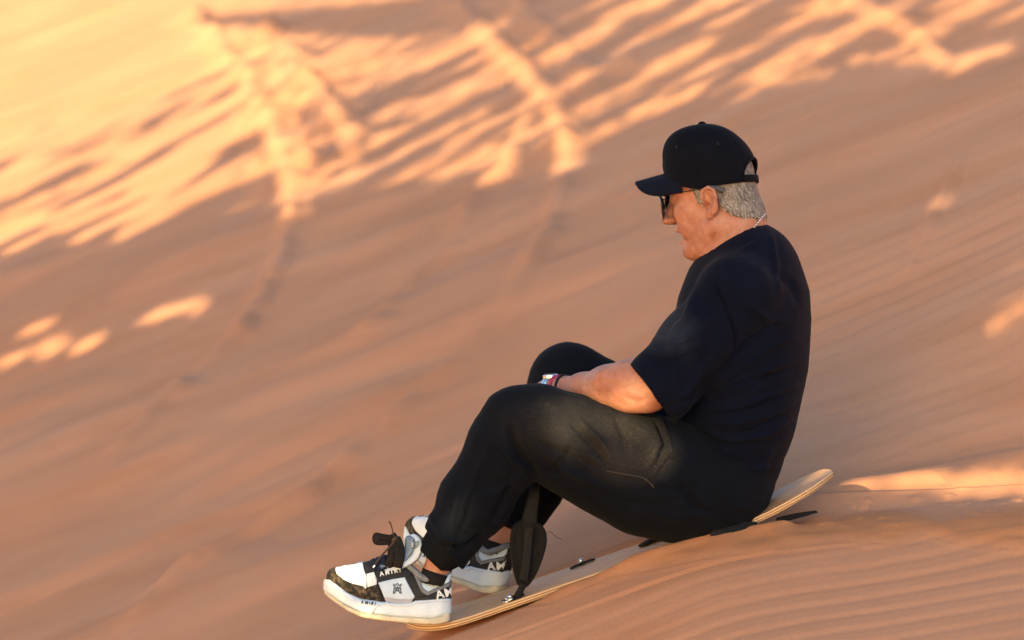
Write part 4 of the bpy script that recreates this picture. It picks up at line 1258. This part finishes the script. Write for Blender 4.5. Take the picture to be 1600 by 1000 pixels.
    def rib(pts, w, fl=0.22, up=(0, 0, 1)):
        q = [np.array([z4(a, b)[0], y, z4(a, b)[1]]) for a, b, y in pts]
        return tube(spline(q, 6), w, 8, fl, upv=up)
    vv, ff = [], []
    for i, (a, b) in enumerate([(470, 420), (515, 400), (560, 385), (610, 372), (665, 358), (715, 345)]):
        hw_ = 0.026
        pts = [(a + 22, b + 88 - i * 2, hw_ + 0.003), (a + 8, b + 30, 0.021), (a + 4, b - 26 - i * 2, 0.008), (a + 8, b - 30 - i * 2, -0.008), (a + 8, b + 30, -0.021), (a + 22, b + 88, -hw_ - 0.003)]
        vv, ff = join((vv, ff), rib(pts, 0.0062, 0.3, up=(0.3, 0, 1)))
    for i in range(5):
        a0, b0 = 475 + i * 50, 440 - i * 13; a1, b1 = a0 + 60, b0 - 20
        for sd in (1, -1):
            vv, ff = join((vv, ff), rib([(a0, b0 + 52, 0.029 * sd), (a0 + 30, b0 - 20, 0.014 * sd), (a1, b1 - 46, 0.0), (a1 + 22, b1 - 20, -0.018 * sd)], 0.0058, 0.3, up=(0.3, 0, 1)))
    sub('laces', vv, ff, M['navymesh'])
    vv, ff = [], []
    # knot, loops and loose ends
    vv, ff = join((vv, ff), rib([(700, 340, 0.006), (705, 260, 0.012), (712, 180, 0.010), (735, 165, 0.004)], 0.011, 0.35, up=(0, 1, 0)))
    vv, ff = join((vv, ff), rib([(745, 440, 0.034), (765, 350, 0.036), (760, 250, 0.026), (728, 175, 0.012)], 0.0105, 0.3, up=(0, 1, 0)))
    vv, ff = join((vv, ff), rib([(660, 430, 0.030), (690, 350, 0.030), (715, 250, 0.022), (722, 185, 0.012)], 0.0085, 0.3, up=(0, 1, 0)))
    vv, ff = join((vv, ff), rib([(735, 185, 0.008), (690, 172, 0.018), (610, 160, 0.022), (548, 150, 0.018), (552, 206, 0.018), (620, 212, 0.018), (700, 204, 0.012)], 0.0060, 0.35, up=(0, 1, 0)))
    vv, ff = join((vv, ff), rib([(575, 158, 0.019), (565, 185, 0.021), (580, 206, 0.019)], 0.010, 0.3, up=(0, 1, 0)))
    sub('laces', vv, ff, M['lace'])
    vv, ff = rib([(722, 200, 0.014), (705, 130, 0.016), (690, 70, 0.016), (668, 22, 0.014)], 0.0024, 0.6)
    vv, ff = join((vv, ff), rib([(715, 200, 0.016), (660, 270, 0.026), (590, 350, 0.030), (530, 440, 0.030)], 0.0036, 0.6))
    vv, ff = join((vv, ff), sphere((z4(715, 185)[0], 0.010, z4(715, 185)[1]), 0.010, 12, 8, (1, 1, .8)))
    sub('lace_end', vv, ff, noisy('brown_lace', (0.05, 0.032, 0.022), (0.09, 0.06, 0.04), 300, 0.8))
    vv, ff = rib([(548, 416, 0.0315), (530, 440, 0.0305)], 0.0030, 1); sub('lace_tip', vv, ff, M['steel'])
    return root
sneaker = make_sneaker()
hx = P(706, 976, -.12)
sneaker.location = hx; sneaker.rotation_euler = (R(6), 0, math.pi)
sneaker['label'] = 'near shoe with its full white, pale blue and black side in view'
del sneaker['label']
def copy_part(o, parent):
    c = o.copy(); COL.objects.link(c); c.parent = parent
    return c
s2 = copy_part(sneaker, body)
for ch in list(sneaker.children): copy_part(ch, s2)
# far shoe: toe raised, the inner side turned to the camera
mrx = Matrix.Rotation(math.pi - R(30), 4, 'Z') @ Matrix.Rotation(R(-12), 4, 'Y')
s2.matrix_basis = Matrix.Translation(Vector(P(786, 931, .13))) @ mrx

# ------------------------------------------------------------------ sandboard
def bprof(x):      # height of the deck's top along the board
    pts = [(630, 979), (655, 981), (690, 977), (740, 963), (800, 942), (900, 908), (1000, 874), (1100, 843), (1150, 824), (1200, 801), (1250, 774), (1303, 745)]
    xs_ = [P(a, b, -.13)[0] for a, b in pts]; zs_ = [P(a, b, -.13)[2] for a, b in pts]
    return np.interp(x, xs_, zs_)
x0b, x1b = P(633, 0, -.04)[0], P(1303, 0, -.04)[0]
HWB = 0.118; TH = 0.0125
nx_ = 150; ny_ = 24
xb = x0b + (x1b - x0b) * (0.5 - 0.5 * np.cos(np.linspace(0, math.pi, nx_)))
zb = bprof(xb)
for _ in range(14): zb[1:-1] = (zb[:-2] + 2 * zb[1:-1] + zb[2:]) / 4
def hwb(x):
    t = (x - x0b) / (x1b - x0b)
    e = min(t, 1 - t) * (x1b - x0b)
    r = 0.125
    return HWB * (math.sqrt(max(0, 1 - ((r - e) / r) ** 2)) if e < r else 1.0) * (1 - 0.08 * math.sin(math.pi * t)) + 0.0015
def deck_z(x, y): return float(np.interp(x, xb, zb)) + 0.045 * (y + 0.13)
V = []; F = []
for x in xb:
    h_ = hwb(x)
    for j in range(ny_ + 1):
        y = -0.005 + h_ * (2 * j / ny_ - 1)
        V.append((x, y, deck_z(x, y)))
w_ = ny_ + 1
for i in range(nx_ - 1):
    for j in range(ny_): F.append((i * w_ + j, i * w_ + j + 1, (i + 1) * w_ + j + 1, (i + 1) * w_ + j)[::-1])
nt = len(V)
V += [(a, b, c - TH) for a, b, c in V[:nt]]
F += [tuple(i + nt for i in f)[::-1] for f in F]
board = bpy.data.objects.new('sandboard', None); COL.objects.link(board); board.empty_display_size = 0.1
tag(board, 'varnished plywood sandboard with black straps under the seated man', 'sandboard')
deck = obj('deck', raw_mesh('deck', V, F), M['deck'], board)
# laminated edge, proud of the deck by a hair
loop = [i * w_ + 0 for i in range(nx_)] + [(nx_ - 1) * w_ + j for j in range(1, w_)] + [i * w_ + ny_ for i in range(nx_ - 2, -1, -1)] + [j for j in range(ny_ - 1, 0, -1)]
eV = []; eF = []; lay = []
cen = np.array([(x0b + x1b) / 2, 0])
for n_, i in enumerate(loop):
    p = np.array(V[i]); pa = np.array(V[loop[n_ - 1]]); pb = np.array(V[loop[(n_ + 1) % len(loop)]])
    t = (pb - pa)[:2]; t /= np.linalg.norm(t) + 1e-9; nr_ = np.array([t[1], -t[0]])
    for k in range(7):
        f = k / 6
        o_ = 0.0006 + 0.0022 * math.sin(math.pi * f)
        eV.append((p[0] + nr_[0] * o_, p[1] + nr_[1] * o_, p[2] + 0.0005 - (TH + 0.001) * f)); lay.append(f)
q = len(loop)
for n_ in range(q):
    m_ = (n_ + 1) % q
    for k in range(6): eF.append((n_ * 7 + k, m_ * 7 + k, m_ * 7 + k + 1, n_ * 7 + k + 1))
me = raw_mesh('deck_edge', eV, eF)
a = me.attributes.new('layer', 'FLOAT', 'POINT'); a.data.foreach_set('value', np.array(lay, dtype=np.float32))
obj('deck_edge', me, M['plyedge'], board)
# binding: padded black loop hanging on its strap
def bchild(n, V, F, mt, par=board, smooth=True): return obj(n, raw_mesh(n, V, F, smooth), mt, par)
def ribbon(pix, w, fl=0.18, up=(0, 1, 0)):
    return tube(spline([P(*p) for p in pix], 6), w, 8, fl, upv=up)
YS = -0.10
v_, f_q = ribbon([(836, 742, YS + .05), (834, 770, YS), (828, 800, YS - .01), (825, 822, YS - .01)], [0.010] * 19, 0.22)
n_ = len(spline([P(836, 742, 0), P(834, 770, 0), P(828, 800, 0), P(825, 822, 0)], 6))
wid = [0.009 + 0.010 * (i / (n_ - 1)) for i in range(n_)]
v_, f_q = ribbon([(838, 742, YS + .05), (835, 770, YS), (829, 800, YS - .01), (826, 822, YS - .01)], wid, 0.2)
strap = bchild('foot_strap', v_, f_q, M['strap'])
# pad outline measured from the photograph, with a raised rim
po = [(808, 816), (820, 812), (838, 816), (850, 826), (854, 842), (851, 862), (843, 885), (833, 905), (822, 917), (811, 915), (804, 900), (799, 875), (797, 848), (800, 826)]
po = spline([np.array(p, float) for p in po + [po[0]]], 4)[:-1]
cx_, cy_ = 825, 862
V = []; F = []; n_ = len(po); lv = [(1.0, -0.006), (1.02, 0.0), (1.0, 0.008), (0.93, 0.013), (0.84, 0.009), (0.74, 0.006), (0.5, 0.007), (0.25, 0.008)]
for s_, d in lv:
    for p in po:
        qx_, qy_ = cx_ + (p[0] - cx_) * s_, cy_ + (p[1] - cy_) * s_
        bow = 0.016 * ((qy_ - cy_) / 55) ** 2
        V.append(P(qx_, qy_, YS - 0.012 - d + bow))
V.append(P(cx_, cy_, YS - 0.020)); V.append(P(cx_, cy_, YS))
for i in range(len(lv) - 1):
    for k in range(n_): F.append((i * n_ + k, i * n_ + (k + 1) % n_, (i + 1) * n_ + (k + 1) % n_, (i + 1) * n_ + k))
for k in range(n_):
    F.append(((len(lv) - 1) * n_ + k, (len(lv) - 1) * n_ + (k + 1) % n_, len(V) - 2)); F.append((k, (k + 1) % n_, len(V) - 1)[::-1])
pad = bchild('strap_pad', V, F, M['felt'], strap)
v_, f_q = ribbon([(827, 822, YS - .034), (825, 850, YS - .031), (822, 880, YS - .031), (818, 908, YS - .026)], 0.0095, 0.18); bchild('pad_webbing', v_, f_q, M['strap'], strap)
v_, f_q = ribbon([(818, 912, YS - .012), (812, 925, YS - .01), (806, 934, YS), (790, 941, YS + .01)], 0.0075, 0.35); bchild('lower_strap', v_, f_q, M['strap'], strap)
v_, f_q = tube(spline([P(852, 832, YS - .02), P(860, 831, YS - .02), P(868, 838, YS - .02), P(877, 843, YS - .025)], 6), 0.0006, 5); bchild('loose_thread', v_, f_q, M['lace'], strap)
def bolt(px, py, y, r=0.0055):
    c = P(px, py, y)
    v1 = sphere(c, r, 12, 8, (1, 1, 0.9)); b = bchild('bolt', *v1, M['steel'])
    v2 = disc(c - np.array([0, 0, r * 1.3]), np.array([1, 0, .35]) / 1.06, np.array([0, 1, 0]), np.array([-.33, 0, .94]), r * 1.7, r * 0.7)
    bchild('washer', *v2, M['steel'], b, False)
def DK(px, y, h):
    x = (px - 800) / S * (1 + y / D)
    return np.array([x, y, deck_z(x, y) + h])
def dbolt(px, y, r):
    q = topix(np.array([DK(px, y, r * 1.6)])); bolt(float(q[0][0]), float(q[1][0]), y, r)
bolt(797, 932, YS - .01); bolt(792, 936, YS + .01, .005); dbolt(908, 0.085, .006); dbolt(1025, 0.085, .0065); dbolt(1019, 0.065, .006)
for pts_, w_ in (([(780, 943, -.02), (795, 938, -.06), (815, 930, -.09)], 0.0095),):
    v_, f_q = ribbon(pts_, w_, 0.5, up=(0, 0, 1)); bchild('strap_anchor', v_, f_q, M['strap'])
for pts_, w_ in (([(892, .06, .003), (906, .07, .005), (928, .085, .003)], 0.006), ([(1002, .04, .003), (1022, .06, .007), (1048, .07, .003)], 0.011)):
    v_, f_q = tube(spline([DK(*p) for p in pts_], 6), w_, 8, 0.4); bchild('strap_anchor', v_, f_q, M['strap'])
# rear strap: a wedge of webbing folded beside the seat, its end lying on the sand
def sheet(name, pix, mt, par, th):
    V = [P(*p) for p in pix]; n_ = len(V); V = V + [v + np.array([0, th, -0.002]) for v in V]
    F = [tuple(range(n_)), tuple(range(n_, 2 * n_))[::-1]] + [(i, i + n_, (i + 1) % n_ + n_, (i + 1) % n_) for i in range(n_)]
    o = bchild(name, V, F, mt, par, False); b = o.modifiers.new('b', 'BEVEL'); b.width = 0.002; b.segments = 2
    return o
rs = sheet('rear_strap', [(1108, 846, -.185), (1112, 828, -.18), (1122, 818, -.165), (1150, 815, -.15), (1184, 815, -.14), (1178, 824, -.165), (1150, 831, -.18), (1128, 842, -.19)], M['strap'], board, 0.012)
sheet('strap_fold', [(1084, 845, -.17), (1098, 836, -.16), (1116, 830, -.16), (1110, 842, -.175), (1096, 848, -.18)], M['strap'], rs, 0.01)
tl = sheet('strap_tail', [(1212, 814, -.10), (1214, 808, -.085), (1245, 801, -.05), (1274, 797, -.02), (1279, 800, -.03), (1255, 807, -.06), (1232, 813, -.09)], M['strap'], rs, 0.008)

# ------------------------------------------------------------------ what shades the slope
# Unseen trees added left of and behind the camera to block the sun. Their crowns are dense where the
# photograph shows shade and open where it shows sun.
uh = np.array([-sh[1], sh[0], 0.0])                         # across the sun's direction
vh = np.cross(sdir, uh); vh = vh if vh[2] > 0 else -vh      # up, square to the sun's rays
yb_x = [-200, 0, 120, 200, 320, 420, 480, 560, 640, 700, 790, 860, 900, 960, 1010, 1060, 1200, 1350, 1420, 1490, 1560, 1640, 1900]
yb_y = [440, 398, 385, 378, 345, 322, 322, 300, 290, 285, 282, 268, 266, 235, 215, 190, 140, 110, 105, 112, 60, 20, -40]
def lit(px, py):
    """1 where the slope is in the sun"""
    c, s_ = math.cos(R(27)), math.sin(R(27))
    a = px * c - py * s_; b = px * s_ + py * c
    n = fbm(a / 150 + 3.1, b / 11.0 + 1.7, 2) * 1.1 + fbm(a / 260 + 31.1, b / 34.0 + 7.7, 2) * 0.35
    d = np.interp(px, yb_x, yb_y) - py
    # how open the crowns are, read off the photograph on a coarse table
    tx = np.array([0, 200, 400, 500, 600, 700, 800, 900, 1000, 1200, 1400, 1600.])
    T = np.array([[1.3, 1.3, 1.1, .95, .92, .7, .45, .40, .5, .45, .45, .5],
                  [1.3, 1.3, 1.1, .88, .85, .6, .5, .42, .5, .45, .38, .2],
                  [1.3, 1.3, 1.05, .78, .72, .38, .33, .38, .48, .38, .30, .15],
                  [1.2, 1.0, .78, .65, .52, .33, .38, .42, .40, .25, .15, 0],
                  [1.05, .86, .66, .55, .42, .42, .38, .38, .38, .15, 0, 0],
                  [.86, .74, .58, .45, .38, .42, .33, .30, .2, 0, 0, 0],
                  [.74, .66, .50, .40, .30, .25, .2, .1, 0, 0, 0, 0],
                  [.66, .56, .3, .1, 0, 0, 0, 0, 0, 0, 0, 0],
                  [.45, .3, 0, 0, 0, 0, 0, 0, 0, 0, 0, 0]])
    fx = np.clip(np.interp(px, tx, np.arange(12)), 0, 10.999); fy = np.clip(py / 50, 0, 7.999)
    i0 = fx.astype(int); j0 = fy.astype(int); fx = fx - i0; fy = fy - j0
    o = (T[j0, i0] * (1 - fx) + T[j0, i0 + 1] * fx) * (1 - fy) + (T[j0 + 1, i0] * (1 - fx) + T[j0 + 1, i0 + 1] * fx) * fy
    L = sstep(-0.14, 0.14, n + (o - 0.5) * 1.3) * sstep(0, 10, d) * np.interp(px, [360, 520, 1600], [1, 0.70, 0.74])
    # tracks whose raised edges stay in the sun
    for poly, w in (([(330, 60), (385, 120), (425, 200), (447, 260), (458, 325)], 17), ([(455, 190), (475, 250), (480, 290)], 10), ([(520, 160), (545, 225), (553, 270)], 9),
                    ([(700, 0), (780, 80), (845, 145), (875, 190)], 13), ([(878, 185), (888, 240)], 14), ([(870, 262), (905, 250), (890, 235)], 10),
                    ([(760, 280), (785, 262), (797, 230)], 11), ([(800, 230), (822, 180)], 8), ([(1320, 0), (1400, 35), (1445, 65), (1470, 98)], 9), ([(1490, 110), (1530, 88), (1572, 75)], 8)):
        r, _ = segdist(px, py, poly); L = np.maximum(L, 1.0 * (r < w * 0.85))
    # dark wedge along the top
    L = L * ~inpoly(px, py, [(280, 30), (420, 16), (560, 6), (690, -10), (860, -40), (900, 26), (800, 30), (700, 50), (600, 60), (480, 54), (400, 44)])
    # stray patches further down
    for (cx, cy, a_, b_, an) in ((262, 488, 48, 9, 20), (308, 478, 17, 12, 15), (78, 543, 28, 15, 20), (136, 537, 26, 9, 25), (20, 560, 30, 8, 20), (60, 510, 30, 7, 20), (1562, 512, 46, 4, 24), (1585, 486, 45, 3.5, 26), (1600, 462, 35, 3, 25), (1595, 412, 18, 4, 20),
                                 (1468, 617, 30, 6, 8), (1415, 620, 14, 4, 20), (1466, 313, 7, 9, 60), (1195, 120, 12, 7, 20), (1340, 92, 12, 7, 30), (600, 212, 16, 8, 20)):
        L = np.maximum(L, 1.0 * (ell2(px, py, cx, cy, a_, b_, an) < 1))
    L = np.maximum(L, 1.0 * inpoly(px, py, [(1262, 758), (1300, 746), (1360, 748), (1420, 737), (1480, 741), (1560, 734), (1700, 736), (1700, 776), (1500, 776), (1470, 768), (1400, 760), (1300, 772), (1262, 776)]))
    return L
def lit_man(px, py):
    L = np.zeros(px.shape, bool)
    L |= inpoly(px, py, [(850, 625), (905, 620), (965, 635), (1015, 645), (1050, 695), (1040, 748), (985, 752), (930, 740), (885, 715), (860, 680)])
    for (cx, cy, a_, b_, an) in ((1045, 510, 40, 46, 30), (714, 795, 17, 55, -12), (996, 618, 22, 12, 10), (534, 896, 30, 20, 0), (580, 960, 20, 8, 0)):
        L |= ell2(px, py, cx, cy, a_, b_, an) < 1
    return L
CU = 0.018
Lray = 7.2
gx_, gy_ = np.meshgrid(np.arange(-60, 1661, 3.5), np.arange(-60, 1061, 3.5))
wx, wy, wz = hitz(gx_.ravel(), gy_.ravel())
ok = ~np.isnan(wy)
Pw = np.stack([wx, wy, wz], 1)[ok]
gu = Pw @ uh; gv = Pw @ vh
Lm = lit(gx_.ravel()[ok], gy_.ravel()[ok])
u0, u1 = np.percentile(gu, 0.01) - 0.5, gu.max() + 0.5
v0, v1 = gv.min() - 0.3, gv.max() + 0.5
nu_, nv_ = int((u1 - u0) / CU), int((v1 - v0) / CU)
iu = ((gu - u0) / CU).astype(int); iv = ((gv - v0) / CU).astype(int)
tot = np.zeros((nu_ + 1, nv_ + 1)); li_ = np.zeros_like(tot)
np.add.at(tot, (iu, iv), 1); np.add.at(li_, (iu, iv), Lm)
# spread into the cells no sample fell in
for _ in range(6):
    t2 = tot.copy(); l2 = li_.copy()
    for sx_, sy_ in ((1, 0), (-1, 0), (0, 1), (0, -1)):
        t2 += np.roll(np.roll(tot, sx_, 0), sy_, 1) * 0.2; l2 += np.roll(np.roll(li_, sx_, 0), sy_, 1) * 0.2
    em = tot < 0.5
    tot = np.where(em, t2, tot); li_ = np.where(em, l2, li_)
frac = np.where(tot > 0, li_ / np.maximum(tot, 1e-6), -1)
state = np.where(frac < 0, -1, (np.random.default_rng(3).random(frac.shape) < np.clip(frac, 0, 1) ** 0.8).astype(int))
# the man's own silhouette decides for the rays that reach him first
bpy.context.view_layer.update()
mp_, mq_ = np.meshgrid(np.arange(490, 1320, 3.0), np.arange(180, 1000, 3.0))
mp_ = mp_.ravel(); mq_ = mq_.ravel()
bvhs = [BVHTree.FromObject(o, bpy.context.evaluated_depsgraph_get()) for o in (body, tr_, ts_)]
man = []
for a, b in zip(mp_, mq_):
    o = Vector(cam.location); t = Vector(P(a, b, 0)) - o; t.normalize(); best = None
    for bv in bvhs:
        h = bv.ray_cast(o, t)
        if h[0] is not None and (best is None or h[3] < best[3]): best = h
    if best is not None: man.append((a, b, *best[0]))
    elif 500 < a < 706 and 815 < b < 975: man.append((a, b, *P(a, b, -.16)))
man = np.array(man)
mu = man[:, 2:] @ uh; mv = man[:, 2:] @ vh
ml = lit_man(man[:, 0], man[:, 1])
iu = ((mu - u0) / CU).astype(int); iv = ((mv - v0) / CU).astype(int)
mt_ = np.zeros_like(tot); mm_ = np.zeros_like(tot)
k_ = (iu >= 0) & (iu <= nu_) & (iv >= 0) & (iv <= nv_)
np.add.at(mt_, (iu[k_], iv[k_]), 1); np.add.at(mm_, (iu[k_], iv[k_]), ml[k_])
state = np.where(mt_ > 0, (mm_ > 0.5 * mt_).astype(int), state)
# cells outside what the photograph covers: shade below, sky above the crowns
for i in range(nu_ + 1):
    col = state[i]
    kn = np.where(col >= 0)[0]
    if len(kn) == 0: state[i] = 0 if False else 1; continue
    col[:kn[0]][col[:kn[0]] < 0] = 0
    hi = col[kn[-1]]
    col[kn[-1] + 1:] = 1 if True else hi
    for j in range(kn[0], kn[-1]):
        if col[j] < 0: col[j] = col[j - 1]
print('shade grid', state.shape, (state == 0).mean())
sh_i, sh_j = np.where(state == 0)
open_ = state == 1
full_ = ~open_
for ax_ in (0, 1):
    for s_ in (1, -1, 2, -2): full_ &= ~np.roll(open_, s_, ax_)
uu = u0 + (sh_i + 0.5) * CU; vv_ = v0 + (sh_j + 0.5) * CU
NT = 5
edges = np.linspace(uu.min() - 0.01, uu.max() + 0.01, NT + 1)
rg = np.random.default_rng(5)
tree_lab = ['green tree standing nearest the camera in the off-frame row', 'second tree of the row from the camera', 'middle tree of the row shading the slope', 'fourth tree of the row from the camera', 'farthest tree of the row shading the slope']
for t_ in range(NT):
    k = (uu >= edges[t_]) & (uu < edges[t_ + 1])
    U_, V_ = uu[k], vv_[k]; n = len(U_)
    if n == 0: continue
    Cc = U_[:, None] * uh + V_[:, None] * vh + (Lray + rg.uniform(-0.35, 0.35, n))[:, None] * sdir
    q1 = rg.normal(0, 0.25, (n, 3)) + uh; q2 = rg.normal(0, 0.25, (n, 3)) + vh
    solid_ = full_[sh_i[k], sh_j[k]][:, None]
    s1 = CU * np.where(solid_, 1.15, 0.62) * (1 + rg.uniform(0, 0.3, n))[:, None]; s2_ = CU * np.where(solid_, 1.15, 0.72) * (1 + rg.uniform(0, 0.3, n))[:, None]
    VV = np.empty((n * 4, 3))
    VV[0::4] = Cc - q1 * s1; VV[1::4] = Cc - q2 * s2_; VV[2::4] = Cc + q1 * s1; VV[3::4] = Cc + q2 * s2_
    # diamonds alone leave chinks: a second, turned leaf closes them
    VV2 = np.empty((n * 4, 3))
    VV2[0::4] = Cc - (q1 + q2) * s1 * .8 + sdir * .03; VV2[1::4] = Cc + (q1 - q2) * s1 * .8 + sdir * .03; VV2[2::4] = Cc + (q1 + q2) * s1 * .8 + sdir * .03; VV2[3::4] = Cc - (q1 - q2) * s1 * .8 + sdir * .03
    VV = np.concatenate([VV, VV2])
    FF = np.arange(len(VV)).reshape(-1, 4)
    cu_ = (edges[t_] + edges[t_ + 1]) / 2
    foot = cu_ * uh + Lray * sdir * np.array([1, 1, 0]) + vh * np.array([1, 1, 0]) * 0
    gz = ground_z(foot[0], foot[1])
    root = bpy.data.objects.new('ghaf_tree', None); COL.objects.link(root); root.location = (foot[0], foot[1], gz); root.empty_display_size = .3
    tag(root, tree_lab[t_], 'tree', 'trees shading the slope from behind the camera')
    VV = VV - np.array([foot[0], foot[1], gz])
    obj('crown', raw_mesh('crown', VV, FF, False), M['leaf'], root)
    topz = float((VV[:, 2]).min()) + 0.4
    tp = [np.array([0, 0, -0.3]), np.array([0.05, 0.02, topz * .4]), np.array([-.03, .03, topz * .8]), np.array([0, 0, topz + 0.5])]
    v_, f_q = tube(spline(tp, 5), [0.16 - 0.006 * i for i in range(16)], 10, upv=(0, 1, 0)); obj('trunk', raw_mesh('trunk', v_, f_q), M['bark'], root)
